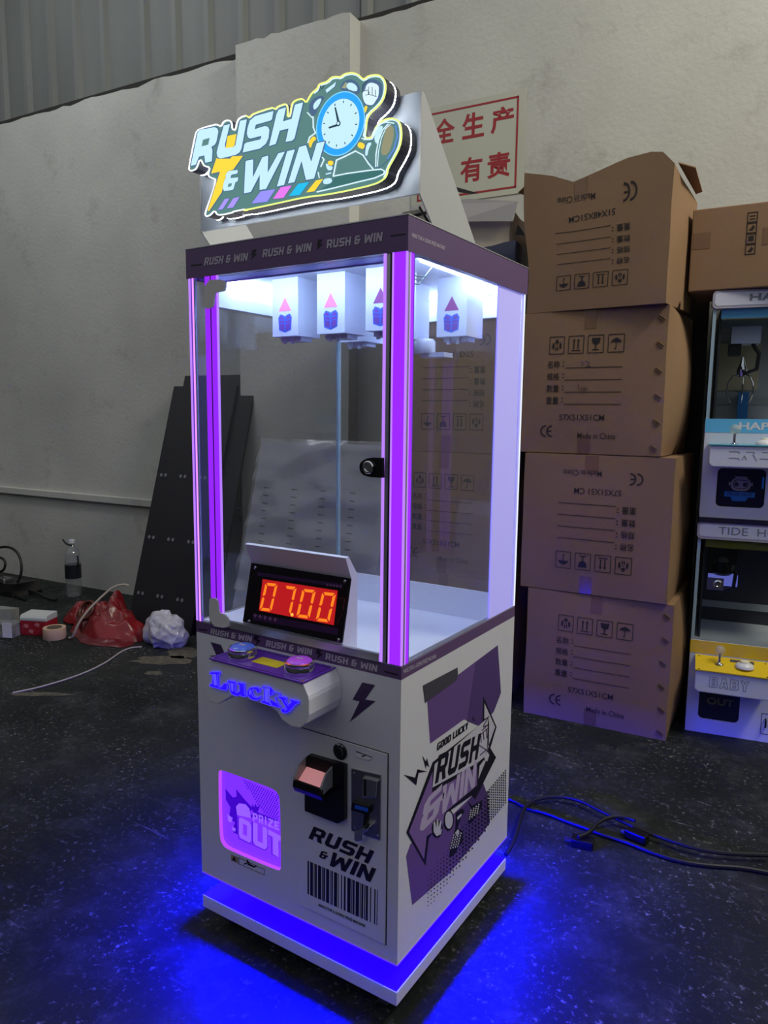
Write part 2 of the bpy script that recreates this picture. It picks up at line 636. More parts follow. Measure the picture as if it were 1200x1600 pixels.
# plaster with a broken upper edge
top = []
x = -8.8
while x < 5.4:
    top.append((x, ZW + .018 * noise.noise(Vector((x * 5, 0, 0))) + .01 * noise.noise(Vector((x * 17, 3, 0)))))
    x += .07
pts = [wpt(-8.8, 0, 0), wpt(top[-1][0], 0, 0)] + [wpt(a, 0, z) for a, z in reversed(top)]
wall.prism(pts, -WN, .25)
structure(wall.build('wall_back', PLASTER))
pil = MB()
tp = [(-2.40 + .05 * k, ZW + .006 + .012 * noise.noise(Vector((k * .9, 8, 0)))) for k in range(16)]
pil.prism([wpt(-2.40, 0, 0), wpt(-1.65, 0, 0)] + [wpt(a, 0, z) for a, z in reversed(tp)], WN, .10)
structure(pil.build('wall_pilaster', PLASTER))
# painted ledge low on the wall
structure(wbox(MB(), -8.8, -2.42, 0, .035, .640, .690).build('trim_1', PLASTER, bevel=.006))

# dark gap where the cladding meets the plaster
structure(wbox(MB(), -8.8, 5.4, -.06, -.004, ZW - .03, ZW + .022).build('trim_2', mat('dark_mastic', srgb(38, 36, 32), .9)))

# corrugated cladding above the plaster: one object per sheet
cl = bpy.data.objects.new('wall_upper', None)
COL.objects.link(cl)
cl['kind'] = 'structure'
FRAME['wall_upper'] = Matrix.Identity(4)
k = 0
for x0, x1 in ((-8.8, -7.0), (-7.0, -5.02), (-5.02, -3.34), (-3.34, -1.72), (-1.72, 0.0), (0.0, 2.0), (2.0, 5.4)):
    mb = MB()
    prof = [(x0 - .02, -.10)]
    rib = x0 + .02
    while rib < x1 - .1:
        prof += [(rib, -.10), (rib + .018, -.070), (rib + .052, -.070), (rib + .07, -.10)]
        rib += .262
    prof += [(x1 + .01, -.10)]
    lift = .004 * (k % 2)
    low = [wpt(a, o + lift, ZW - .06) for a, o in prof]
    high = [wpt(a, o + lift, 4.7) for a, o in prof]
    n = len(prof)
    mb.add(low + high, [(i, i + 1, n + i + 1, n + i) for i in range(n - 1)])
    mb.build('metal_sheet', SHEET, cl)
    k += 1

# ================================================================== MAIN PRIZE MACHINE
W_, D_ = 0.5696, 0.5628
pm = thing('prize_machine', 'tall white and purple prize machine with a lit clock sign and blue floor glow', 'prize machine', (-W_ / 2, D_ / 2, 0))
F = planey(0.0)          # front skin
R = planex(0.0)          # side skin
ZB, ZS0, ZS1, ZH0, ZH1 = .1432, .7579, .7835, 1.5678, 1.63
ZD = .735                # prize deck
fy = .013                # thickness of the front skin

# --- cabinet
cab = MB()
cab.box(-W_ + .001, -.001, fy, D_, ZB, ZD - .004)
cabinet = cab.build('cabinet', WHITE, pm)
# prize window outline in the front skin
zp = Z(300, 1150, 3.529)
win_px = smooth2(zp([(145, 205), (150, 190), (168, 188), (440, 287), (470, 310), (487, 350), (491, 720), (487, 738), (470, 742), (205, 630), (170, 605), (150, 560)]), True, 2)
winF = [at(px, py, F) for px, py in win_px]
fp = MB()
skin = [Vector((-W_, 0, ZB)), Vector((0, 0, ZB)), Vector((0, 0, ZS0)), Vector((-W_, 0, ZS0))]
fp.prism(skin, (0, 1, 0), fy, [winF])
fp.build('front_panel', WHITE, pm)
MB().box(-.0012, 0, fy, D_, ZB, ZS0).build('side_panel', WHITE, pm)

# purple stripe collar under the glass (open in the middle, the deck lies lower)
def collar(z0, z1, x0, x1, y0, y1, w):
    mb = MB()
    for a in ((x0, x1, y0, y0 + w), (x0, x1, y1 - w, y1), (x0, x0 + w, y0 + w, y1 - w), (x1 - w, x1, y0 + w, y1 - w)):
        mb.box(*a, z0, z1)
    return mb


stripe = collar(ZS0, ZS1, -W_, 0, 0, D_, .014).build('stripe_band', PURPLE, pm)
MB().box(-W_ + .014, -.014, .014, D_ - .014, ZD - .004, ZD).build('prize_deck', WHITE_IN, pm)
collar(ZD, ZS1 + .003, -W_ + .0139, -.0139, .0139, D_ - .0139, .001).build('deck_liner', WHITE_IN, pm)
collar(ZS1 - .0005, ZS1 + .003, -W_ + .001, -.001, .001, D_ - .001, .012).build('rim_trim', ALU, pm)

bolt_shape = [(.30, 1), (.95, 1), (.55, .56), (1, .56), (0, 0), (.32, .42), (.05, .42)]


def bolt_px(cx, cy, w, h, lean=0):
    return [(cx + (a - .5) * w, cy - (b - .5) * h) for a, b in bolt_shape]


zl = Z(300, 940, 3.529)
for BL, BR, TL in (((103, 178), (328, 222), (107, 148)), ((408, 246), (660, 296), (413, 212)), ((737, 318), (1020, 387), (741, 283))):
    a, b, c = zl([BL, BR, TL])
    block_text(MB(), 'RUSH & WIN', F, a, b, c).build('stripe_lettering', PALEINK, stripe)
for q in (zl([(345, 185), (372, 192), (362, 210), (380, 214), (352, 240), (358, 216), (342, 212)]), zl([(690, 262), (716, 268), (704, 284), (722, 288), (690, 314), (698, 290), (682, 286)])):
    flat(MB(), F, [q]).build('stripe_bolt', INK, stripe)
for q in (zl([(36, 148), (82, 155), (82, 161), (36, 154)]), zl([(1062, 381), (1135, 400), (1135, 407), (1062, 388)])):
    flat(MB(), F, [q]).build('stripe_dash', INK, stripe)
mb = MB()
font_text(mb, 'MAKE STAR A GOING PRIZE MACHINE', R, (630, 1053), (681, 1028), (630, 1046), bold=.02)
mb.build('side_lettering', PALEINK, stripe)

# --- header
header = collar(ZH0, ZH1, -W_ - .003, .003, -.003, D_ + .003, .016).build('header_band', PURPLE, pm)
MB().box(-W_ + .013, -.013, .013, D_ - .013, ZH1 - .012, ZH1 - .002).build('roof_panel', WHITE, pm)
collar(ZH1, ZH1 + .002, -W_ - .004, .004, -.004, D_ + .004, .008).build('header_trim', ALU, pm)
FH = planey(-.003)
RH = planex(.003)
zh = Z(280, 330, 2.143)
for BL, BR, TL in (((84, 182), (228, 166), (88, 156)), ((279, 155), (441, 134), (283, 128)), ((494, 125), (679, 100), (497, 96))):
    a, b, c = zh([BL, BR, TL])
    block_text(MB(), 'RUSH & WIN', FH, a, b, c).build('header_lettering', PALEINK, header)
for q in [bolt_px(*zh([(250, 145)])[0], 9, 15), bolt_px(*zh([(470, 112)])[0], 9, 16), zh([(40, 180), (75, 176), (75, 180), (40, 184)]), zh([(707, 81), (758, 74), (758, 78), (707, 85)])]:
    flat(MB(), FH, [q]).build('header_emblem', INK, header)
mb = MB()
font_text(mb, 'MAKE STAR A GOING PRIZE MACHINE', RH, *zh([(778, 86), (888, 130), (779, 72)]), bold=.02)
mb.build('side_lettering', PALEINK, header)
# inner ceiling and LED bars
MB().box(-W_ + .013, -.013, .013, D_ - .013, ZH0 + .012, ZH0 + .016).build('inner_ceiling', WHITE_IN, pm)
LEDW = glow('cool_white_led', (0.46, 0.64, 1.0, 1), 42)
MB().box(-.50, -.05, .066, .076, ZH0 + .004, ZH0 + .011).build('led_bar', LEDW, pm)
MB().box(-W_ + .014, -.014, .012, .060, ZH0 - .0005, ZH0 + .006).build('door_head_rail', mat('head_rail_violet_light_tint', srgb(120, 104, 214), .4), pm)  # violet LED light on the rail underside painted into its colour
MB().box(-W_ + .05, -.05, .060, .0605, ZH0 - .003, ZH0 + .002).build('head_trim', ALU, pm)
MB().box(-.50, -.05, D_ - .05, D_ - .04, ZH0 + .001, ZH0 + .008).build('led_bar', LEDW, pm)
MB().box(-.032, -.022, .10, .50, ZH0 + .001, ZH0 + .008).build('led_bar', LEDW, pm)
MB().box(-W_ + .022, -W_ + .032, .10, .50, ZH0 + .001, ZH0 + .008).build('led_bar', LEDW, pm)

# --- corner posts (lit acrylic channels)
VIO = glow('violet_led_acrylic', srgb(158, 40, 255), 1.0)
VIO2 = glow('pale_violet_led_edge', srgb(190, 130, 255), 1.0)
PINK = glow('pink_violet_led_line', srgb(238, 150, 255), 1.15)
BLUEV = glow('dim_blue_violet_edge', srgb(96, 60, 190), .8)
Z0, Z1 = ZS1 + .003, ZH0


def post(name, pieces, label=None):
    base = None
    for i, (pn, x0, x1, y0, y1, m) in enumerate(pieces):
        o = MB().box(x0, x1, y0, y1, Z0, Z1).build(pn if i else name, m, base or pm)
        base = base or o
    if label:
        base['label'] = label
    return base


post('corner_post', [('led_panel', -.0275, -.0025, -.001, .003, VIO), ('edge_strip', -.0025, 0, -.001, .004, VIO2),
                     ('edge_strip', -.031, -.0275, -.002, .004, VIO2),
                     ('edge_strip', -.001, .001, .004, .009, ALU), ('edge_strip', -.001, .001, .010, .013, VIO2),
                     ('led_panel', -.002, .0005, .013, .024, VIO), ('edge_strip', -.002, .001, .024, .026, BLUEV),
                     ('edge_strip', -.036, -.031, .000, .003, BLACK), ('edge_strip', -.044, -.036, -.001, .003, ALU),
                     ('edge_strip', -.050, -.044, -.002, .003, VIO2)], 'near corner post glowing bright violet')
post('corner_post', [('led_panel', -W_ + .001, -W_ + .007, -.001, .006, VIO2), ('led_line', -W_ + .013, -W_ + .0175, -.002, .004, PINK),
                     ('edge_strip', -W_ + .008, -W_ + .013, -.001, .004, BLUEV), ('edge_strip', -W_ + .0175, -W_ + .021, -.001, .004, BLUEV),
                     ('led_panel', -W_ + .052, -W_ + .068, -.001, .003, VIO),
                     ('edge_strip', -W_ + .068, -W_ + .071, -.001, .002, BLACK),
                     ('led_panel', -W_ + .071, -W_ + .088, -.001, .003, VIO), ('edge_strip', -W_ + .088, -W_ + .0905, -.002, .003, VIO2)],
     'corner post with a thin pink light line')
LAV = mat('post_violet_light_tint', srgb(200, 196, 240), .45, emit=srgb(150, 144, 246), estr=.5)  # violet LED light on the rear post put in as tint and emission
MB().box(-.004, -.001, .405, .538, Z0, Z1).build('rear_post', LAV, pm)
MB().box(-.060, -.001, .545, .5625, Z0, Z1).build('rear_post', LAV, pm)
MB().box(-.003, 0, .556, .5625, Z0, Z1).build('post_edge', glow('white_led_edge', (.8, .88, 1, 1), 1.0), pm)
MB().box(-W_, -W_ + .008, .555, .5625, Z0, Z1).build('rear_post', EDGE, pm)
MB().box(-W_ + .014, -W_ + .016, .552, .555, Z0, Z1).build('pane_edge', EDGE, pm)

# --- panes
MB().box(-.004, -.001, .026, .405, Z0, Z1).build('side_pane', GLASS, pm)
MB().box(-W_ + .001, -W_ + .004, .008, .55, Z0, Z1).build('side_pane', GLASS, pm)
MB().box(-W_ + .02, -.060, .552, .555, .812, Z1).build('back_pane', GLASS, pm)
MB().box(-W_ + .014, -.014, .549, .557, ZD, .812).build('back_rail', WHITE_IN, pm)
MB().box(-W_ + .004, -W_ + .03, .545, .551, 1.50, Z1).build('back_rail', WHITE_IN, pm)
MB().box(-W_ + .02, -.02, .535, .55, 1.515, Z1).build('top_rail', WHITE_IN, pm)
MB().box(-W_ + .006, -W_ + .02, .05, .54, 1.515, Z1).build('top_rail', WHITE_IN, pm)
# door: pane, sill, hinge plates, lock
door = MB().box(-W_ + .022, -.051, -.004, -.001, Z0 + .016, Z1 - .004).build('door_pane', GLASS, pm)
MB().box(-W_ + .05, -.05, -.005, .004, Z0, Z0 + .016).build('door_rail', ALU, door)
MB().box(-W_ + .022, -W_ + .0245, -.0045, -.0005, Z0 + .016, Z1 - .004).build('pane_edge', EDGE, door)
HINGE = mat('grey_hinge_plate', srgb(224, 220, 218), .45)
zt = Z(300, 400, 7.275)
flat(MB(), planey(-.006), [smooth2(zt([(150, 278), (152, 600), (225, 598), (262, 570), (268, 430), (300, 410), (370, 405), (392, 380), (395, 268)]), True, 1)], 0, .004).build('hinge_plate', HINGE, door)
zt = Z(300, 920, 20)
flat(MB(), planey(-.006), [smooth2(zt([(575, 1135), (570, 300), (640, 280), (780, 290), (860, 400), (875, 740), (1050, 790), (1150, 880), (1180, 960), (1180, 1235)]), True, 1)], 0, .004).build('hinge_plate', HINGE, door)
zt = Z(300, 540, 3.529)
lock = flat(MB(), planey(-.005), [smooth2(zt([(1060, 618), (985, 616), (940, 640), (932, 672), (945, 708), (985, 724), (1062, 728)]), False, 1)], 0, .007).build('lock_plate', BLACK, door)
c = at(*zt([(976, 672)])[0], planey(-.012))
MB().lathe([(.013, 0), (.013, .004), (.011, .006), (.008, .006), (.007, .003), (.0, .003)], c, (0, -1, 0)).build('lock_cylinder', CHROME, lock, smooth=False)

# --- hanging prize hooks: white box with an arrow and a gift print
GIFT = mat('gift_print_purple', srgb(118, 70, 160), .5)
GIFTB = mat('gift_print_blue', srgb(70, 110, 215), .5)
ARR_OFF = mat('purple_arrow_print', srgb(146, 66, 128), .5)
ARR_ON = glow('lit_pink_arrow', srgb(255, 150, 200), 1.0)
CLIP = mat('clear_hook_clip', srgb(200, 205, 215), .25)


def hanger(xc, yf, lit):
    hw, dp, zb = .038, .082, 1.450
    o = MB().box(xc - hw, xc + hw, yf, yf + dp, zb, ZH0 + .012).build('prize_hanger', WHITE_IN, pm)
    y = yf - .0003
    q = lambda pts: [Vector((xc + a, y, zb + b)) for a, b in pts]
    t = (0, -1, 0)
    MB().prism(q([(-.0185, .0565), (.0185, .0565), (0, .088)]), t, .0004).build('arrow_print', ARR_ON if lit else ARR_OFF, o, label='lit pink arrow' if lit else None)
    mb = MB()
    mb.prism(q([(-.019, .030), (-.020, .042), (-.014, .050), (-.004, .047), (0, .044), (.004, .047), (.014, .050), (.020, .042), (.019, .030), (.018, .014), (0, .008), (-.018, .014)]), t, .0003)
    mb.build('gift_print', GIFTB, o)
    mb = MB()
    y -= .0004
    for p in ([(-.016, .029), (-.002, .027), (-.002, .012), (-.015, .016)], [(.016, .029), (.002, .027), (.002, .012), (.015, .016)], [(-.017, .036), (-.002, .034), (-.002, .029), (-.017, .031)], [(.017, .036), (.002, .034), (.002, .029), (.017, .031)]):
        mb.prism(q(p), t, .0003)
    for s in (-1, 1):
        mb.prism(q([(s * .002, .037), (s * .014, .038), (s * .016, .044), (s * .009, .046)]), t, .0003)
    mb.build('gift_print', GIFT, o)
    mb = MB().box(xc - .03, xc + .03, yf + .02, yf + .06, zb - .010, zb)
    for a in (-.02, .005):
        mb.box(xc + a, xc + a + .008, yf + .015, yf + .02, zb - .016, zb)
    mb.build('string_clip', CLIP, o)
    return o


for xc in (-.417, -.286, -.155):
    hanger(xc, .150, xc < -.2)
for xc in (-.352, -.220, -.078):
    hanger(xc, .325, False)
MB().lathe([(.022, 0), (.024, .004), (.024, .026), (.020, .032), (0, .032)], (-.115, .27, 1.408), (0, 0, 1)).box(-.12, -.06, .26, .30, 1.400, 1.410).build('motor_housing', CLIP, pm, smooth=True)
GREENW = mat('green_wire', srgb(84, 110, 100), .5)
for dx in (0, .006, .013):
    MB().tube([(-.012 - dx, .035, 1.552), (-.02 - dx, .06, 1.536 - dx), (-.02 - dx, .10, 1.540 - dx), (-.03, .145, 1.566)], .0016, 6).build('wire', GREENW, pm)

# --- countdown display
dx0, dx1 = -.423, -.145
prof = [(.014, .982), (.034, .936), (.004, .806), (.006, ZS1 + .018), (.018, ZS1 + .012), (.018, ZD), (.057, ZD), (.056, .942), (.024, .984)]
hs = MB()
hs.prism([Vector((dx0, y, z)) for y, z in prof], (1, 0, 0), dx1 - dx0)
housing = hs.build('display_housing', WHITE, pm)
pa, pb = Vector((0, .034, .936)), Vector((0, .004, .806))
pn = (pa - pb).cross(Vector((1, 0, 0))).normalized()
if pn.y > 0:
    pn = -pn
DP = (pb + pn * .004, pn)
zd = Z(380, 870, 6.667)
scr = MB()
scr.prism([Vector((dx0 + .003, 0, 0)) + pb, Vector((dx1 + .001, 0, 0)) + pb, Vector((dx1 + .001, 0, 0)) + pa, Vector((dx0 + .003, 0, 0)) + pa], pn, .004)
screen = scr.build('display_screen', mat('smoked_red_acrylic', srgb(24, 12, 22), .15), pm)
REDG = glow('red_display_glow', srgb(196, 26, 30), 1.0)
flat(MB(), DP, [zd([(205, 232), (985, 352), (945, 712), (165, 560)])]).build('lit_window', REDG, screen)
flat(MB(), DP, [zd([(150, 160), (1040, 285), (1030, 320), (145, 195)]), zd([(110, 590), (995, 745), (985, 815), (100, 660)])]).build('violet_band', mat('violet_print_band', srgb(66, 30, 84), .3), screen)
ORNG = glow('orange_led_segment', srgb(255, 132, 30), 1.25)
SEG = {'a': [(.1, 1), (.9, 1), (.78, .9), (.22, .9)], 'b': [(1, .96), (1, .55), (.93, .52), (.82, .57), (.82, .87)], 'c': [(1, .45), (1, .04), (.82, .13), (.82, .43), (.93, .48)],
       'd': [(.1, 0), (.22, .1), (.78, .1), (.9, 0)], 'e': [(0, .04), (0, .45), (.07, .48), (.18, .43), (.18, .13)], 'f': [(0, .96), (.18, .87), (.18, .57), (.07, .52), (0, .55)]}


def digit(chars, TL, TR, BL):
    o, e1, e2 = frame3(DP, BL, (BL[0] + TR[0] - TL[0], BL[1] + TR[1] - TL[1]), TL)
    mb = MB()
    for c_ in chars:
        mb.prism([o + e1 * a + e2 * b + pn * .0008 for a, b in SEG[c_]], pn, .0006)
    mb.build('digit', ORNG, screen)


for chars, c3 in (('abcdef', [(238, 270), (362, 285), (172, 556)]), ('abc', [(438, 300), (560, 318), (372, 590)]),
                  ('abcdef', [(624, 333), (760, 352), (555, 626)]), ('abcdef', [(830, 366), (970, 384), (757, 666)])):
    digit(chars, *zd(c3))
flat(MB(), DP, [zd(ell(512, 604, 15, 18, 10))], .0008, .0006).build('decimal_point', glow('amber_led_dot', srgb(255, 190, 70), 1.3), screen)
mb = MB()
flat(mb, DP, [zd([(990, 425), (1065, 432), (1062, 440), (1000, 434)]), zd([(1058, 440), (1066, 440), (1050, 560), (1040, 555)]), zd([(1028, 590), (1036, 590), (985, 690), (975, 690)])], .0008, .0004)
mb.build('unlit_digit', mat('unlit_red_segment', srgb(96, 20, 26), .4), screen)
mb = MB()
for k in range(5):
    cx, cy = 127 + k * 52, 612 + k * 11
    flat(mb, DP, [zd([(cx, cy - 26), (cx + 8, cy - 8), (cx + 22, cy), (cx + 8, cy + 8), (cx, cy + 26), (cx - 8, cy + 8), (cx - 22, cy), (cx - 8, cy - 8)])], .0008, .0004)
    cx, cy = 880 + k * 34, 290 + k * 5
    flat(mb, DP, [zd([(cx, cy - 12), (cx + 12, cy + 2), (cx, cy + 14), (cx - 12, cy + 2)])], .0008, .0004)
mb.build('star_print', mat('mauve_star_print', srgb(178, 110, 170), .4), screen)
for q in ((128, 114), (1062, 257), (64, 672), (995, 866)):
    MB().lathe([(.0036, 0), (.0036, .0014), (.0018, .0022), (0, .0022)], at(*zd([q])[0], DP), pn, 12).build('screw', CHROME, screen)

# --- control console
PX = -.144
cons = [(-.432, .700), (-.424, .728), (-.408, .752), (-.158, .750), (PX - .002, .728), (PX, .720), (PX, .690), (-.150, .672), (-.166, .658), (-.190, .655),
        (-.214, .664), (-.226, .678), (-.246, .684), (-.320, .686), (-.352, .682), (-.372, .668), (-.392, .655), (-.416, .655), (-.430, .668)]
CY = -.108
cm = MB()
cm.prism([Vector((a, CY, b)) for a, b in cons], (0, 1, 0), -CY - .0005)
console = cm.build('control_console', WHITE, pm, bevel=.002)
# purple fascia on top with a border line, badge, screws
zk = Z(310, 990, 4.8)
TP = planez(.752)
fas = MB().box(-.412, -.156, CY - .004, -.004, .752, .7545)
fascia = fas.build('console_fascia', mat('purple_button_fascia', srgb(84, 40, 150), .3, emit=srgb(70, 20, 150), estr=.12), pm)
yel = MB().box(-.323, -.252, -.078, -.042, .7545, .7552)
yel.build('label_plate', mat('yellow_label', srgb(214, 196, 30), .4), fascia)
mb = MB()
for a in ((-.404, -.164, -.105, -.1035), (-.404, -.164, -.014, -.0125), (-.404, -.4025, -.105, -.0125), (-.1655, -.164, -.105, -.0125)):
    mb.box(*a, .7545, .7549)
mb.build('border_print', INK, fascia)
for a, b in ((-.407, -.1055), (-.161, -.1055), (-.161, -.010), (-.407, -.010)):
    MB().lathe([(.003, 0), (.0026, .0012), (0, .0016)], (a, b, .7545), (0, 0, 1), 10).build('screw', CHROME, fascia)


def button(cx, cy, m):
    o = MB().lathe([(.0315, 0), (.0325, .005), (.0295, .013), (.0315, .017), (.031, .020), (.0265, .021), (.0265, .018), (0, .018)], (cx, cy, .7545), (0, 0, 1), 36).build('push_button', CHROME, pm, smooth=True)
    MB().lathe([(.0262, .017), (.0262, .021), (.022, .0245), (.010, .0258), (0, .026)], (cx, cy, .7545), (0, 0, 1), 32).build('button_cap', m, o, smooth=True)
    d = MB()
    for k_ in range(3):
        d.box(cx - .008 + .006 * k_, cx - .004 + .006 * k_, cy - .004, cy + .004, .7804, .7808)
    d.build('cap_print', PALEINK, o)


button(-.362, -.062, mat('blue_button_cap', srgb(70, 100, 190), .15, emit=srgb(60, 90, 200), estr=.25))
button(-.205, -.062, mat('violet_button_cap', srgb(150, 70, 200), .15, emit=srgb(170, 70, 220), estr=.3))

# lit word on the console front
BLUE = glow('deep_blue_led_letter', srgb(44, 14, 255), 1.0)
BLUEE = glow('blue_led_letter_edge', srgb(88, 76, 255), 1.0)
CF = planey(CY)
L_ = {
    'L': [(95, 285), (165, 283), (170, 300), (152, 306), (160, 395), (180, 398), (200, 370), (222, 368), (228, 408), (215, 424), (95, 392), (95, 375), (112, 372), (118, 303), (95, 300)],
    'u': [(228, 348), (282, 356), (286, 372), (282, 425), (298, 440), (318, 428), (316, 380), (300, 374), (304, 362), (352, 372), (356, 450), (370, 456), (364, 470), (330, 466), (322, 456), (300, 466), (258, 450), (246, 424), (248, 370), (230, 364)],
    'c': [(470, 408), (472, 438), (450, 440), (440, 418), (418, 412), (408, 440), (420, 470), (450, 478), (474, 464), (480, 478), (450, 498), (410, 492), (376, 460), (376, 424), (398, 400), (440, 396)],
    'k': [(488, 388), (542, 400), (544, 462), (572, 452), (560, 444), (566, 432), (620, 446), (618, 462), (580, 476), (610, 532), (624, 538), (620, 552), (560, 536), (542, 496), (544, 520), (556, 526), (552, 538), (478, 512), (480, 498), (498, 500), (504, 412), (488, 406)],
    'y': [(612, 462), (672, 478), (670, 494), (658, 496), (682, 536), (708, 506), (694, 502), (698, 488), (762, 506), (758, 520), (738, 526), (690, 582), (664, 594), (632, 584), (628, 560), (652, 556), (660, 572), (672, 562), (632, 492), (612, 480)]}
for ch, pts in L_.items():
    o = flat(MB(), CF, [zk(pts)], .0006, .0030).build('letter', BLUE, console)
    mb = MB()
    flat(mb, CF, ribbon(zk(pts), .6, True), .0036, .0005)
    mb.build('letter_edge', BLUEE, console)
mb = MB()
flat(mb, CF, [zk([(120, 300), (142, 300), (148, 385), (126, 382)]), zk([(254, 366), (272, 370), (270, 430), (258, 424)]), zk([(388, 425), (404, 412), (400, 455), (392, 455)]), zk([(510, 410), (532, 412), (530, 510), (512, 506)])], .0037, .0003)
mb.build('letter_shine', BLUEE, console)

# --- front prints
for q in [zl([(940, 445), (1010, 460), (955, 540), (1012, 548), (870, 664), (925, 550), (886, 540)]), zl([(103, 222), (160, 238), (196, 322), (170, 318), (164, 332), (98, 298), (135, 295)])]:
    flat(MB(), F, [q]).build('lightning_print', PURPLE_DK, pm)

# --- service door with acceptor, coin mechanism, lock
sx0, sx1, sz0, sz1 = -.2605, -.0285, .181, .598
MB().box(sx0 - .0015, sx1 + .002, -.0008, 0, sz0 - .002, sz1 + .0015).build('door_gap', mat('dark_gap', srgb(40, 40, 52), .8), pm)
sdoor = MB().box(sx0, sx1, -.0035, -.0008, sz0, sz1).build('service_door', WHITE, pm, bevel=.0008)
SD = planey(-.0035)
zs_ = Z(450, 1140, 7.06)
c = at(*zs_([(580, 238)])[0], SD)
MB().lathe([(.0175, 0), (.0175, .003), (.0145, .005), (.012, .005), (.011, .009), (0, .0095)], c, (0, -1, 0), 28).build('door_lock', mat('dark_chrome', (.12, .12, .14, 1), .15, 1.0), sdoor)
flat(MB(), SD, [smooth2(zs_([(757, 245), (930, 295), (925, 325), (880, 335), (780, 305), (755, 280)]), True, 1)], .0002, .0015).build('finger_slot', mat('bright_slot_plate', srgb(240, 242, 242), .3), sdoor)
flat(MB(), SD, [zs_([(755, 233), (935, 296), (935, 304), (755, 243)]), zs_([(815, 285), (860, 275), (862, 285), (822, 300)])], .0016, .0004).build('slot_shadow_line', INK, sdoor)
# bill acceptor
AP = planey(-.018)
acc = MB()
acc.prism([at(px, py, AP) for px, py in zs_([(180, 320), (215, 285), (615, 400), (615, 1010), (545, 1040), (180, 900)])], (0, 1, 0), .0145)
acceptor = acc.build('bill_acceptor', BLACK, pm, bevel=.002)
a0 = at(*zs_([(175, 650)])[0], AP)
a1 = at(*zs_([(500, 740)])[0], AP)
bx0, bx1, bz = a0.x + .002, a1.x - .002, .513
mb = MB()
tr = [(-.018, bz - .028), (-.052, bz - .030), (-.058, bz - .018), (-.056, bz - .004), (-.050, bz - .004), (-.050, bz - .016), (-.018, bz - .012)]
mb.prism([Vector((bx0, y, z)) for y, z in tr], (1, 0, 0), bx1 - bx0)
mb.build('bill_chute', BLACK, acceptor, bevel=.0015)
BEZ = mat('lit_bill_bezel', srgb(196, 176, 176), .3, emit=srgb(228, 140, 140), estr=.45)
mb = MB()
top_ = [(-.0185, bz + .012), (-.045, bz - .006), (-.054, bz - .012), (-.054, bz - .0155), (-.0185, bz - .011)]
mb.prism([Vector((bx0 + .006, y, z)) for y, z in top_], (1, 0, 0), bx1 - bx0 - .012)
mb.build('bill_tray', BEZ, acceptor, bevel=.001)
for xx in (bx0, bx1 - .004):
    mb = MB()
    mb.prism([Vector((xx, y, z)) for y, z in ((-.018, bz + .030), (-.040, bz + .022), (-.055, bz + .002), (-.057, bz - .018), (-.018, bz - .016))], (1, 0, 0), .004)
    mb.build('bill_guide', mat('clear_grey_plastic', srgb(140, 140, 146), .2), acceptor)
# coin mechanism
coin = flat(MB(), SD, [zs_([(708, 425), (1030, 500), (1022, 1215), (708, 1108)])], 0, .003).build('coin_plate', STEEL, pm, bevel=.0006)
CP = planey(-.0065)
flat(MB(), CP, [zs_([(835, 520), (1000, 560), (985, 740), (830, 740)])], 0, .006).build('coin_slot_block', CHROME, coin, bevel=.001)
flat(MB(), planey(-.0125), [zs_([(838, 550), (862, 556), (862, 735), (838, 728)])], 0, .0006).build('coin_slot', BLACK, coin)
flat(MB(), CP, [zs_([(730, 780), (925, 830), (915, 920), (725, 868)])], 0, .010).build('coin_button', BLACK, coin, bevel=.001)
flat(MB(), planey(-.0165), [zs_([(742, 830), (885, 866), (880, 908), (738, 868)])], 0, .0008).build('coin_window', mat('blue_coin_window', srgb(20, 50, 130), .2, emit=srgb(20, 60, 160), estr=.2), coin)
flat(MB(), CP, [zs_([(850, 920), (890, 930), (885, 1060), (835, 1070)])], 0, .004).build('return_lever', BLACK, coin, bevel=.001)
flat(MB(), CP, [zs_([(775, 1100), (870, 1040), (930, 1050), (920, 1085), (870, 1110), (870, 1185), (800, 1200), (778, 1180)])], 0, .016).build('return_cup', CHROME, coin, bevel=.002)
for q in ((725, 484), (1000, 560), (735, 1085), (988, 1170)):
    MB().lathe([(.0028, 0), (.0022, .0014), (0, .0018)], at(*zs_([q])[0], CP), (0, -1, 0), 10).build('screw', CHROME, coin)
# words and barcode on the service door
zb_ = Z(470, 1280, 9.23)
mb = MB()
block_text(mb, 'RUSH', SD, *zb_([(112, 272), (975, 640), (190, 100)]))
block_text(mb, '&', SD, *zb_([(262, 545), (372, 588), (300, 448)]))
block_text(mb, 'WIN', SD, *zb_([(392, 655), (1005, 905), (470, 470)]))
mb.build('door_lettering', INK, sdoor)
mb = MB()
o, e1, e2 = frame3(SD, *zb_([(98, 1075), (1102, 1530), (98, 597)]))
widths = [22, 18, 40, 14, 10, 8, 26, 18, 46, 12, 12, 8, 24, 16, 44, 14, 8, 10, 20, 18, 44, 14, 8, 34, 14, 26, 24, 24, 46, 12, 10, 8, 24, 16, 46, 12, 10, 10, 24, 16, 12, 10, 26, 30, 12, 44, 14, 20, 8]
x, tot = 0, sum(widths)
for i, w in enumerate(widths):
    if i % 2 == 0:
        a, b = x / tot, (x + w) / tot
        mb.prism([o + e1 * a, o + e1 * b, o + e1 * b + e2, o + e1 * a + e2], (0, -1, 0), .0004)
    x += w
mb.build('barcode_print', INK, sdoor)
mb = MB()
font_text(mb, 'MAKE STAR A GOING PRIZE MACHINE', SD, *zb_([(258, 1252), (930, 1562), (262, 1212)]), bold=.03)
mb.build('small_lettering', INK, sdoor)

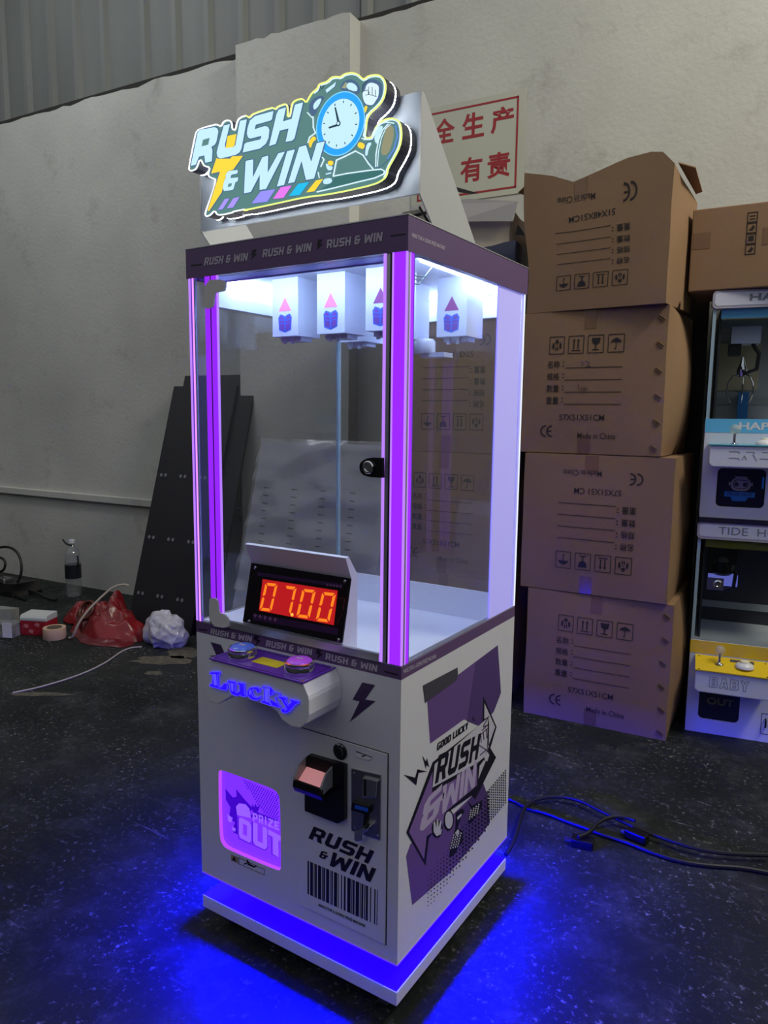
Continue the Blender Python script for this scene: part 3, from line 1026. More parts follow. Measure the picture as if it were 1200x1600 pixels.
# --- prize window: glowing rim and flap
RIM = glow('magenta_lit_rim', srgb(186, 74, 250), 1.0)
cpt = sum(winF, Vector()) / len(winF)
inner = [cpt + (p - cpt) * .985 + Vector((0, fy - .003, 0)) for p in winF]
n = len(winF)
mb = MB()
outer = [p + Vector((0, .0002, 0)) for p in winF]
mb.add([cpt + (p - cpt) * .999 for p in outer] + [cpt + (p - cpt) * .999 + Vector((0, fy - .001, 0)) for p in outer], [(i, (i + 1) % n, n + (i + 1) % n, n + i) for i in range(n)])
mb.build('window_rim', RIM, pm)
FLAP = glow('violet_backlit_flap', srgb(126, 48, 255), 1.0)
yfl = fy - .0015
mb = MB()
mb.prism([cpt + (p - cpt) * .998 + Vector((0, yfl, 0)) for p in winF], (0, -1, 0), .0006)
flap = mb.build('prize_flap', FLAP, pm)
PF = planey(yfl - .0006)
zf = Z(320, 1190, 8.42)
DKV = glow('dark_violet_flap_ink', srgb(66, 4, 206), .9)
MDV = glow('pale_violet_flap_ink', srgb(150, 92, 255), 1.0)
mb = MB()
flat(mb, PF, [zf([(275, 355), (370, 470), (420, 460), (415, 360), (520, 490), (630, 610), (600, 660), (540, 560), (460, 545), (420, 580), (430, 720), (440, 960), (380, 930), (370, 880), (400, 800), (320, 740), (340, 600), (280, 500)]),
               zf([(620, 640), (625, 560), (655, 600), (665, 545), (690, 600), (735, 560), (700, 660)]),
               zf([(440, 700), (980, 800), (985, 790), (640, 640), (620, 700)])])
mb.build('splash_print', DKV, flap)
mb = MB()
flat(mb, PF, [zf([(415, 590), (450, 550), (540, 560), (590, 620), (610, 740), (430, 700)]), zf([(300, 690), (370, 740), (350, 800), (310, 780)]), zf([(360, 850), (410, 880), (400, 920), (370, 900)])], .0008)
mb.build('clock_print', MDV, flap)
mb = MB()
for w, q in (('O', [(452, 985), (612, 1075), (455, 720)]), ('U', [(640, 1080), (825, 1170), (640, 790)]), ('T', [(838, 1180), (1040, 1290), (838, 890)])):
    block_text(mb, w, PF, *zf(q), off=.0011)
for w, q in (('P', [(635, 775), (700, 800), (635, 665)]), ('R', [(712, 800), (775, 826), (712, 690)]), ('I', [(795, 830), (815, 838), (795, 718)]), ('Z', [(835, 848), (905, 875), (835, 738)]), ('E', [(920, 880), (982, 905), (920, 768)])):
    block_text(mb, w, PF, *zf(q), off=.0011)
mb.build('flap_lettering', MDV, flap)
mb = MB()
for pts in ([(445, 720), (450, 1010), (612, 1085), (618, 790)], [(632, 790), (632, 1090), (800, 1165), (828, 1130), (825, 870)], [(838, 960), (880, 990), (885, 1215), (965, 1250), (975, 1060)]):
    flat(mb, PF, ribbon(zf(pts), .9), .0009)
mb.build('letter_outline', DKV, flap)
mb = MB()
for i in range(16):
    for j in range(16):
        a, b = 520 + i * 29 + j * 17, 250 + i * 12 + j * 33
        if a < 975 and b < 770 and a - 500 > (b - 240) * .62 and b > 240 + (a - 520) * .34 and not (a > 900 and b < 430):
            flat(mb, PF, [zf(ell(a, b, 9, 10, 6))], .0009)
mb.build('halftone_print', DKV, flap)
# warning label
flat(MB(), F, [zf([(348, 1222), (440, 1258), (438, 1338), (348, 1298)])]).build('warning_label', mat('dull_yellow_sticker', srgb(170, 150, 96), .5), pm)
flat(MB(), F, [zf([(390, 1238), (415, 1312), (362, 1290)])], .0008).build('warning_triangle', INK, pm)
mb = MB()
flat(mb, F, ribbon(zf([(450, 1262), (790, 1420), (785, 1490), (448, 1342)]), .7, True), .0004)
mb.build('label_border', GREYINK, pm)
mb = MB()
flat(mb, F, ribbon(zf([(525, 1345), (570, 1330), (560, 1300), (590, 1350), (650, 1385), (672, 1372)]), 2.2) + ribbon(zf([(570, 1352), (640, 1382)]), 1.5), .0004)
mb.build('label_mark', INK, pm)

# --- artwork on the side
z6 = Z(600, 980, 3.636)
z8 = Z(620, 1080, 5.926)
mb = MB()
flat(mb, R, [z6([(245, 415), (420, 270), (645, 102), (663, 372), (622, 480), (560, 560), (455, 522), (262, 660)])], .0003)
art = mb.build('side_print', PURPLE_ART, pm)
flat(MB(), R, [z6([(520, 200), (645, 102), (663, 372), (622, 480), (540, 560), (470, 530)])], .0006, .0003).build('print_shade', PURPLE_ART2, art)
flat(MB(), R, [z6([(125, 1300), (150, 1230), (300, 1150), (560, 900), (585, 960), (600, 1110), (545, 1188), (375, 1392), (160, 1578)])], .0003).build('print_block', PURPLE_ART, art)
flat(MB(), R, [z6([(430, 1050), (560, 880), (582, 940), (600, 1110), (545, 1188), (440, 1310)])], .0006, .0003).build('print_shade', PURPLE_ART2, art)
mb = MB()
flat(mb, R, [z6([(220, 330), (415, 228), (418, 262), (410, 300), (232, 428)])], .0010, .0003)
mb.build('grey_patch', mat('grey_halftone_print', srgb(74, 72, 82), .5), art)
mb = MB()
flat(mb, R, [z8([(330, 655), (790, 290), (798, 50), (920, 330), (862, 525), (915, 612), (722, 1000), (690, 965), (450, 1130), (292, 1362), (262, 1610), (86, 1305)])], .0010)
mb.build('banner_outline', INK, art)
mb = MB()
flat(mb, R, [z8([(325, 745), (108, 1303), (246, 1555), (270, 1340), (420, 1240), (450, 1110), (738, 870), (738, 700), (320, 935)])], .0014)
mb.build('banner_fill', LILAC_ART, art)
mb = MB()
flat(mb, R, [z8([(345, 675), (838, 245), (828, 590), (735, 665), (325, 890)]), z8([(806, 110), (805, 255), (840, 235), (850, 300), (845, 520), (800, 620), (905, 330)]), z8([(762, 690), (800, 640), (820, 640), (750, 810)])], .0014)
mb.build('banner_panel', PAPER, art)
mb = MB()
block_text(mb, 'RUSH', R, *z8([(345, 858), (738, 625), (385, 590)]), off=.0018)
block_text(mb, 'GOOD LUCKY', R, *z8([(368, 550), (655, 345), (375, 480)]), off=.0010)
mb.build('print_lettering', INK, art)
mb = MB()
block_text(mb, '&', R, *z8([(195, 1330), (400, 1120), (255, 1010)]), off=.0018)
block_text(mb, 'WIN', R, *z8([(395, 1150), (715, 880), (420, 880)]), off=.0018, gap=.06)
mb.build('print_lettering', mat('pale_lilac_print', srgb(196, 182, 214), .5), art)
mb = MB()
for pts in ([(795, 320), (845, 230)], [(795, 330), (835, 310), (785, 360)], [(770, 400), (830, 345)], [(770, 400), (775, 470)], [(795, 385), (800, 445)], [(825, 350), (828, 430)], [(760, 500), (850, 560)], [(765, 590), (845, 520)], [(700, 240), (712, 268)]):
    flat(mb, R, ribbon(z8(pts), 1.3), .0018)
mb.build('arrow_lettering', PURPLE_DK, art)
mb = MB()
flat(mb, R, [z8([(65, 772), (168, 800), (190, 722), (275, 742), (200, 755), (178, 870)]), z8([(235, 595), (265, 650), (278, 620), (298, 700), (272, 680), (268, 720)])], .0004)
mb.build('spark_print', INK, art)
# hands, shoe and foot of the side drawing
HANDS = [[(332, 1215), (345, 1200), (358, 1270), (362, 1190), (375, 1185), (378, 1260), (395, 1195), (405, 1205), (395, 1290), (412, 1270), (400, 1320), (360, 1340), (332, 1300)],
         [(808, 590), (835, 560), (850, 590), (830, 650), (805, 630)]]
for pts, inner_ in ((ell(368, 1270, 52, 80, 20), [HANDS[0]]), (ell(475, 1190, 48, 95, 20), [ell(474, 1190, 36, 80, 20)]),
                    ([(545, 1120), (600, 1080), (620, 1110), (590, 1160), (560, 1260), (605, 1300), (600, 1390), (520, 1520), (480, 1530), (500, 1420), (540, 1260)],
                     [[(550, 1165), (590, 1130), (592, 1150), (555, 1190)], [(530, 1310), (560, 1275), (572, 1300), (550, 1340)]] + [ell(520 + i * 22 - j * 6, 1330 + j * 24 - i * 6, 6, 9, 6) for i in range(4) for j in range(6)]),
                    ([(650, 1010), (690, 1060), (780, 1010), (785, 1060), (700, 1200), (660, 1230), (660, 1150), (690, 1080)],
                     [ell(680 + i * 24 - j * 4, 1100 + j * 20 - i * 18, 6, 8, 6) for i in range(4) for j in range(5)])):
    flat(MB(), R, [z8(pts)], .0018).build('limb_print', INK, art)
    mb = MB()
    for q in inner_:
        flat(mb, R, [z8(q)], .0022)
    mb.build('limb_highlight', PAPER, art)
flat(MB(), R, [z8(HANDS[1])], .0018).build('hand_print', PAPER, art)
mb = MB()
P6 = z6
for i in range(20):
    a = 248 + i * 18
    for j in range(9):
        b = 1606 - (a - 246) * 1.38 - j * 23 - (i % 2) * 11.5
        r = (3.2 + 4.0 * (a - 246) / 350) * (1 - .5 * abs(j - 3.5) / 6)
        if b < 1585:
            flat(mb, R, [z6(ell(a, b, r, r * 1.3, 6))], .0010, .0002)
for i in range(10):
    for j in range(14):
        a = 585 + i * 11.5
        b = 935 - i * 13.5 + j * 14
        flat(mb, R, [z6(ell(a, b, 3.8, 5.0, 5))], .0010, .0002)
mb.build('halftone_print', INK, art)

# --- plinth, blue LED strips, castors
LEDB = glow('blue_led', (0.00012, 0.00004, 1.0, 1), 1350)
plinth = MB().box(-W_, 0, 0, D_, .050, .0819).build('plinth', WHITE, pm, bevel=.0015)
MB().box(-W_ + .002, -.002, .002, D_ - .002, .0819, .0832).build('plinth_top_glow', glow('blue_light_on_plinth', srgb(36, 0, 255), 1.0), pm)  # added glowing sheet stands in for blue LED light on the plinth top
MB().box(-W_ + .11, -.11, .11, D_ - .11, .0832, ZB).build('plinth_core', WHITE, pm)
i_ = .026
for a in ((-W_ + i_, -i_, i_, i_ + .034), (-W_ + i_, -i_, D_ - i_ - .034, D_ - i_), (-W_ + i_, -W_ + i_ + .034, i_ + .038, D_ - i_ - .038), (-i_ - .034, -i_, i_ + .038, D_ - i_ - .038)):
    MB().box(a[0] - .002, a[1] + .002, a[2] - .002, a[3] + .002, ZB - .004, ZB).build('led_channel', BLACK, pm)
    MB().box(*a, ZB - .0046, ZB - .0041).build('led_strip', LEDB, pm)
LIP = glow('violet_blue_led_lip', srgb(92, 40, 255), 1.0)
MB().box(-W_, 0, -.0012, 0, ZB - .0005, ZB + .0012).build('led_lip', LIP, pm)
MB().box(0, .0012, 0, D_, ZB - .0005, ZB + .0012).build('led_lip', LIP, pm)
for cx, cy in ((-.055, .055), (-W_ + .055, .055), (-.055, D_ - .055), (-W_ + .055, D_ - .055)):
    fk = MB().box(cx - .018, cx + .018, cy - .018, cy + .018, .044, .050).box(cx - .014, cx - .011, cy - .016, cy + .010, .014, .044).box(cx + .011, cx + .014, cy - .016, cy + .010, .014, .044).build('castor_fork', STEEL, pm)
    MB().lathe([(.012, -.010), (.019, -.009), (.020, 0), (.019, .009), (.012, .010)], (cx, cy - .008, .020), (1, 0, 0), 24).build('castor_wheel', RUBBER, fk, smooth=True)

# --- sign box on the roof
SY = .036
mb = MB()
mb.box(-.560, 0, SY, SY + .006, 1.676, 1.852)
sbox = mb.build('sign_box', GREY_SIGN, pm)
for xx in (-.566, 0):
    mb = MB()
    mb.prism([Vector((xx, y, z)) for y, z in ((SY, 1.676), (SY, 1.852), (SY + .010, 1.852), (.272, ZH1 + .002), (.085, ZH1 + .002))], (1, 0, 0), .003)
    mb.build('sign_bracket', mat('pale_grey_bracket', srgb(196, 198, 200), .45), pm)
# transformer and lead under the sign
MB().box(-.075, -.035, .10, .13, ZH1, 1.668).build('power_box', mat('beige_power_box', srgb(180, 172, 150), .5), pm, bevel=.002)
MB().tube([(-.10, .03, 1.636), (-.075, .05, 1.640), (-.045, .08, 1.650), (-.01, .10, 1.66)], [.004, .005, .0035, .003], 8).build('power_lead', BLACK, pm)
MB().tube([(-.012, .06, 1.66), (-.006, .07, 1.645), (-.002, .082, 1.634)], .0025, 6).build('power_lead', BLACK, pm)

# --- the light sign itself
SP = planey(-.014)
z1, z3, z4, zsh, zw, zc = Z(280, 100, 3), Z(290, 180, 6.316), Z(460, 100, 6), Z(380, 150, 12), Z(370, 210, 8), Z(520, 100, 8.571)
oA = z3([(30, 525), (95, 195), (112, 158), (142, 132), (295, 87), (330, 92), (352, 108), (374, 64), (415, 44), (455, 54), (470, 88), (472, 135), (492, 145), (502, 85), (522, 38), (555, 14)])
oA += zsh([(60, 358), (102, 378), (125, 400), (150, 368), (210, 320), (540, 212), (590, 222), (618, 240), (650, 195), (790, 142), (832, 158), (856, 205), (862, 370), (845, 378), (878, 372), (902, 200), (932, 120), (1000, 70), (1110, 42), (1160, 72)])
oB = z4([(115, 358), (132, 325), (165, 270), (215, 232), (230, 195), (252, 180), (310, 165), (350, 122), (410, 115), (436, 122), (470, 92), (540, 77), (600, 92), (640, 128), (655, 142), (700, 107), (780, 97), (830, 117), (865, 172), (868, 250), (845, 340), (790, 410), (720, 470), (692, 520), (682, 620), (668, 692), (722, 690), (737, 650), (770, 580), (830, 525), (910, 502), (980, 522), (1010, 580), (1018, 680), (1000, 780), (950, 880), (888, 985), (880, 1040), (850, 1088), (760, 1138), (500, 1198), (300, 1235), (100, 1258)])
oC = z1([(450, 660), (300, 692)]) + z3([(620, 932), (480, 958), (470, 970), (345, 996), (308, 985), (292, 950), (262, 985), (236, 1002), (206, 1006), (190, 982), (200, 940), (310, 640), (240, 622), (222, 595), (225, 560), (240, 520), (188, 512), (168, 480), (150, 442), (132, 500), (110, 542), (60, 560), (36, 545)])
outline = smooth2(oA + oB + oC, True, 1)
mb = MB()
mb.prism([at(x, y, SP) for x, y in outline], (0, 1, 0), .046)
sign = mb.build('light_sign', mat('dark_sign_return', srgb(44, 42, 62), .35), pm, label='lit sign with a clock figure and slanted lettering')
TEAL = glow('teal_sign_face', srgb(88, 132, 130), .95)
SLATE = glow('slate_sign_outline', srgb(74, 104, 140), .9)
ICE = glow('ice_white_sign_face', srgb(196, 236, 252), 1.02)
SUN = glow('yellow_sign_face', srgb(252, 218, 60), 1.0)
NEONW = glow('white_neon_line', srgb(250, 252, 255), 1.15)
NEONY = glow('lime_neon_line', srgb(232, 246, 130), 1.1)
SKYB = glow('sky_blue_sign_face', srgb(36, 164, 246), 1.0)
DARKT = glow('dark_teal_sign_ink', srgb(40, 62, 78), .8)
PALE = glow('pale_blue_sign_line', srgb(214, 238, 250), 1.05)
flat(MB(), SP, [outline], .0004, .0004).build('sign_face', TEAL, sign)


def inset(pts, d):
    """push a clockwise-or-not outline inwards by d pixels"""
    n = len(pts)
    ar = sum(pts[i][0] * pts[(i + 1) % n][1] - pts[(i + 1) % n][0] * pts[i][1] for i in range(n))
    s = 1 if ar > 0 else -1
    out = []
    for i in range(n):
        a, b = pts[i - 1], pts[(i + 1) % n]
        dx, dy = b[0] - a[0], b[1] - a[1]
        l = math.hypot(dx, dy) or 1
        out.append((pts[i][0] - s * dy / l * d, pts[i][1] + s * dx / l * d))
    return out


ins = inset(outline, 1.1)
nA = 2 * len(oA)
nB = 2 * (len(oA) + len(oB))
flat(MB(), SP, ribbon(ins[:nA - 8], 2.2) + ribbon(ins[nB + 2:] + ins[:1], 2.0), .0010, .0012).build('neon_line', NEONW, sign)
flat(MB(), SP, ribbon(ins[nA - 40:nB + 4], 2.2), .0012, .0012).build('neon_line', NEONY, sign, label='lime part of the neon border')
ins2 = inset(outline, 3.4)
flat(MB(), SP, ribbon(ins2[nA + 4:nB - 10], 1.5), .0010, .0008).build('neon_line', PALE, sign)
# second white line on the return of the sign
ou = inset(outline, -.2)
mb = MB()
n = len(outline)
ring_o = [at(x, y, SP) + Vector((0, .028, 0)) for x, y in ou]
ring_i = [at(x, y, SP) + Vector((0, .028, 0)) for x, y in inset(outline, .6)]
mb.add(ring_o + ring_i + [p + Vector((0, .003, 0)) for p in ring_o] + [p + Vector((0, .003, 0)) for p in ring_i],
       [(i, (i + 1) % n, n + (i + 1) % n, n + i) for i in range(n)] + [(2 * n + i, 2 * n + (i + 1) % n, 3 * n + (i + 1) % n, 3 * n + i) for i in range(n)] +
       [(i, (i + 1) % n, 2 * n + (i + 1) % n, 2 * n + i) for i in range(n)])
mb.build('neon_line', glow('white_side_neon', srgb(250, 252, 255), 26.0), sign)


def sign_piece(name, polys, m, off, under=0.0):
    if under:
        mb = MB()
        for p in polys:
            flat(mb, SP, ribbon(p[0] if isinstance(p[0], list) else p, under, True), off - .0003, .0005)
        mb.build(name + '_outline', SLATE, sign)
    return flat(MB(), SP, polys, off, .0006).build(name, m, sign)


lett = {
    'R': [z3([(60, 503), (128, 172), (150, 148), (295, 122), (322, 135), (331, 165), (312, 265), (295, 295), (262, 315), (273, 350), (266, 458), (203, 472), (193, 400), (140, 412), (108, 492)]), z3([(178, 245), (247, 225), (232, 295), (163, 312)])],
    'U': z3([(385, 105), (445, 92), (396, 290), (398, 318), (415, 328), (480, 318), (500, 300), (545, 60), (612, 45), (560, 330), (540, 370), (500, 395), (350, 432), (322, 415), (315, 370)]),
    'S': zsh([(8, 1065), (40, 905), (80, 880), (320, 825), (345, 810), (358, 755), (345, 755), (150, 805), (110, 790), (85, 720), (95, 620), (140, 470), (240, 385), (580, 290), (555, 440), (530, 465), (250, 545), (228, 632), (420, 570), (480, 585), (505, 640), (490, 790), (440, 900), (330, 990)]),
    'H': zsh([(500, 945), (640, 350), (680, 265), (815, 222), (760, 485), (925, 435), (985, 180), (1005, 165), (1135, 130), (975, 800), (930, 845), (810, 865), (868, 615), (700, 655), (625, 905)]),
    'W': zw([(100, 742), (120, 345), (135, 332), (215, 318), (210, 545), (330, 290), (402, 270), (395, 485), (530, 240), (610, 222), (375, 685), (295, 698), (298, 505), (185, 722)]),
    'I': zw([(512, 655), (640, 215), (735, 192), (600, 635)]),
    'N': zw([(662, 620), (800, 170), (885, 145), (950, 355), (1020, 120), (1120, 98), (985, 560), (885, 578), (830, 340), (740, 605)]),
}
for ch, p in lett.items():
    if ch == 'N':
        continue
    sign_piece('letter', [p], ICE, .0020, 3.2)
sign_piece('lightning_bolt', [z3([(315, 425), (330, 434), (450, 432), (468, 410), (575, 405), (480, 540), (430, 560), (400, 640), (365, 765), (240, 950), (228, 945), (350, 560), (262, 580)])], SUN, .0024, 2.4)
sign_piece('bolt_tip', [z3([(425, 210), (510, 190), (490, 305), (470, 320), (405, 328)])], SUN, .0024)
sign_piece('letter', [[z3([(440, 555), (525, 545), (522, 578), (462, 592), (452, 625), (530, 618), (524, 655), (502, 665), (482, 735), (470, 742), (390, 752), (378, 722), (395, 645), (412, 620), (405, 600), (420, 570)]), z3([(432, 680), (470, 672), (462, 705), (424, 716)])]], ICE, .0028, 1.6)
for q, m in ((z3([(325, 940), (395, 830), (440, 825), (375, 928)]), 'lilac'), (z3([(415, 922), (480, 822), (540, 810), (478, 912)]), 'lilac'), (zw([(195, 868), (310, 715), (490, 690), (390, 845)]), 'violet'), (zw([(462, 812), (560, 665), (695, 642), (595, 795)]), 'pink'), (zw([(662, 775), (780, 620), (915, 600), (795, 762)]), 'cyan'), (zw([(878, 730), (1000, 580), (1090, 560), (980, 715)]), 'yellow')):
    mm = {'lilac': glow('lilac_sign_bar', srgb(170, 150, 246), 1), 'violet': glow('violet_sign_bar', srgb(152, 146, 250), 1), 'pink': glow('pink_sign_bar', srgb(232, 122, 240), 1), 'cyan': glow('cyan_sign_bar', srgb(30, 190, 238), 1), 'yellow': SUN}[m]
    sign_piece('colour_bar', [q], mm, .0020, 1.4)
# arms and legs of the clock figure
sign_piece('figure_shadow', [smooth2(z4([(375, 1060), (500, 1035), (700, 1005), (830, 995), (852, 1015), (800, 1055), (650, 1095), (400, 1155), (230, 1190), (340, 1120)]), True, 1)], glow('dark_teal_ellipse', srgb(58, 112, 112), .95), .0012)
for pts, w in (([(372, 1055), (500, 1030), (700, 1002), (820, 990), (852, 1008), (845, 1035), (760, 1072), (600, 1110), (400, 1160), (220, 1202)], 1.9), ([(372, 1052), (402, 905), (480, 870), (580, 820), (650, 858), (700, 935), (742, 985)], 2.0),
               ([(770, 965), (772, 850), (795, 720), (835, 620), (885, 568)], 1.6), ([(786, 965), (795, 830), (822, 700), (862, 610), (905, 572)], 1.0), ([(640, 700), (662, 712), (735, 706), (748, 640), (800, 570), (870, 548), (940, 560)], 1.8),
               ([(182, 500), (185, 600), (205, 650), (150, 690), (135, 740)], 1.8), ([(130, 460), (170, 505)], 1.6), ([(690, 480), (668, 540), (668, 690)], 2.2), ([(270, 880), (285, 900), (255, 965)], 1.8), ([(230, 1020), (240, 1070)], 1.4)):
    flat(MB(), SP, ribbon(z4(pts), w), .0022, .0006).build('figure_line', PALE, sign)
sign_piece('figure_fist', [smooth2(z4([(645, 300), (650, 200), (690, 150), (760, 145), (820, 180), (832, 250), (815, 320), (760, 390), (690, 410), (650, 370)]), True, 1)], SLATE, .0016)
sign_piece('figure_fist', [smooth2(z4([(680, 212), (702, 185), (742, 180), (790, 200), (800, 230), (795, 310), (770, 348), (742, 392), (690, 388), (668, 370), (652, 330), (647, 270), (672, 248)]), True, 1)], PALE, .0024)
mb = MB()
for pts in ([(706, 222), (703, 285)], [(738, 222), (740, 300)], [(768, 250), (770, 308)], [(655, 262), (690, 250), (710, 270), (706, 292), (675, 298)], [(703, 290), (780, 312)]):
    flat(mb, SP, ribbon(z4(pts), .8), .0031, .0003)
for pts in ([(255, 205), (240, 255)], [(285, 205), (262, 240)], [(640, 270), (650, 200), (700, 155)]):
    flat(mb, SP, ribbon(z4(pts), 1.0), .0024, .0004)
mb.build('figure_line', DARKT, sign)
for q in ([(672, 392), (698, 402), (668, 475), (648, 455)], [(612, 730), (672, 755), (655, 808), (594, 780)], [(150, 790), (140, 735), (180, 680), (208, 690), (212, 712), (180, 735), (165, 785)], [(318, 920), (350, 905), (375, 920), (365, 958), (325, 952)]):
    sign_piece('figure_limb', [smooth2(z4(q), True, 1)], SUN, .0022, 1.4)
sign_piece('figure_shoe', [smooth2(z4([(745, 730), (752, 650), (800, 585), (868, 555), (935, 560), (965, 600), (972, 690), (945, 800), (880, 900), (800, 975), (762, 960), (700, 900), (665, 865), (672, 760), (700, 725)]), True, 1)], TEAL, .0010, 2.2)
sign_piece('figure_shoe', [smooth2(z4([(755, 720), (762, 650), (800, 590), (840, 580), (808, 660), (782, 760)]), True, 1), smooth2(z4([(685, 745), (735, 738), (700, 800), (688, 868), (665, 858)]), True, 1)], ICE, .0018)
sign_piece('figure_shoe', [smooth2(z4([(880, 580), (925, 580), (938, 620), (935, 700), (888, 852), (815, 860), (830, 740), (858, 640)]), True, 1)], glow('tan_shoe_sole', srgb(150, 148, 118), .95), .0018)
flat(MB(), SP, ribbon(z4([(955, 580), (972, 680), (940, 800), (880, 890)]), 2.0), .0018, .0006).build('figure_line', glow('blue_shoe_line', srgb(96, 140, 214), 1), sign)
sign_piece('figure_shoe', [smooth2(z4([(278, 1082), (345, 1068), (366, 1100), (330, 1130), (275, 1128)]), True, 1), smooth2(z4([(297, 935), (322, 940), (330, 960), (368, 962), (358, 1000), (315, 1000)]), True, 1), z4([(300, 1030), (352, 1018), (352, 1030), (300, 1042)])], ICE, .0018, 1.2)
# bells and hammer
sign_piece('clock_bell', [smooth2(z4([(168, 485), (140, 440), (150, 370), (200, 315), (260, 298), (290, 318), (245, 380), (195, 490)]), True, 1), smooth2(z4([(432, 245), (450, 180), (520, 140), (592, 168), (625, 240), (605, 295), (520, 262)]), True, 1)], SLATE, .0016)
sign_piece('clock_bell', [smooth2(z4([(192, 440), (182, 390), (222, 338), (268, 322), (235, 400)]), True, 1), smooth2(z4([(505, 180), (560, 182), (600, 222), (592, 268), (492, 236)]), True, 1), z4([(300, 248), (370, 196), (398, 172), (384, 215), (312, 275)])], ICE, .0022, 1.0)
sign_piece('clock_bell', [z4([(450, 228), (488, 175), (502, 182), (488, 235)])], glow('tan_bell_shade', srgb(160, 164, 130), .95), .0022)
# the dial: a true disc
cc = at(*z4([(438, 568)])[0], SP)


def disc(name, r0, r1, m, off, cx=0, cz=0, seg=48):
    mb = MB()
    po = [cc + Vector((cx + r1 * math.cos(a), -off, cz + r1 * math.sin(a))) for a in [2 * math.pi * k / seg for k in range(seg)]]
    holes = [[cc + Vector((cx + r0 * math.cos(a), -off, cz + r0 * math.sin(a))) for a in [2 * math.pi * k / seg for k in range(seg)]]] if r0 else []
    mb.prism(po, (0, -1, 0), .0006, holes)
    return mb.build(name, m, sign)


disc('clock_rim', 0, .0568, SLATE, .0022)
disc('clock_rim', .0435, .0556, SKYB, .0028)
disc('clock_rim', .0540, .0558, glow('pale_cyan_rim', srgb(130, 214, 246), 1), .0032)
disc('clock_dial', 0, .0430, ICE, .0028)
mb = MB()
for k in range(12):
    a = math.radians(30 * k + 12)
    d = Vector((math.sin(a), 0, math.cos(a)))
    s = Vector((math.cos(a), 0, -math.sin(a))) * .0009
    b0, b1 = cc + d * .0355 + Vector((0, -.0036, 0)), cc + d * .0395 + Vector((0, -.0036, 0))
    mb.prism([b0 - s, b0 + s, b1 + s, b1 - s], (0, -1, 0), .0004)
mb.build('clock_ticks', DARKT, sign)
for q in ([(388, 415), (400, 412), (438, 560), (416, 562)], [(330, 598), (338, 612), (424, 586), (420, 566)]):
    flat(MB(), SP, [z4(q)], .0036, .0006).build('clock_hand', DARKT, sign)
hc = at(*z4([(425, 565)])[0], SP) - cc
disc('clock_hub', 0, .0048, DARKT, .0038, hc.x, hc.z, 16)
disc('clock_hub', 0, .0026, ICE, .0046, hc.x, hc.z, 16)
sign_piece('letter', [lett['N']], ICE, .0046, 3.2)

# ================================================================== CARTONS
RAG = ((0, .100), (.2, .070), (.36, .030), (.5, .050), (.7, .080), (.86, .086), (.94, .076), (1.0001, .030))   # ragged rim of the open carton


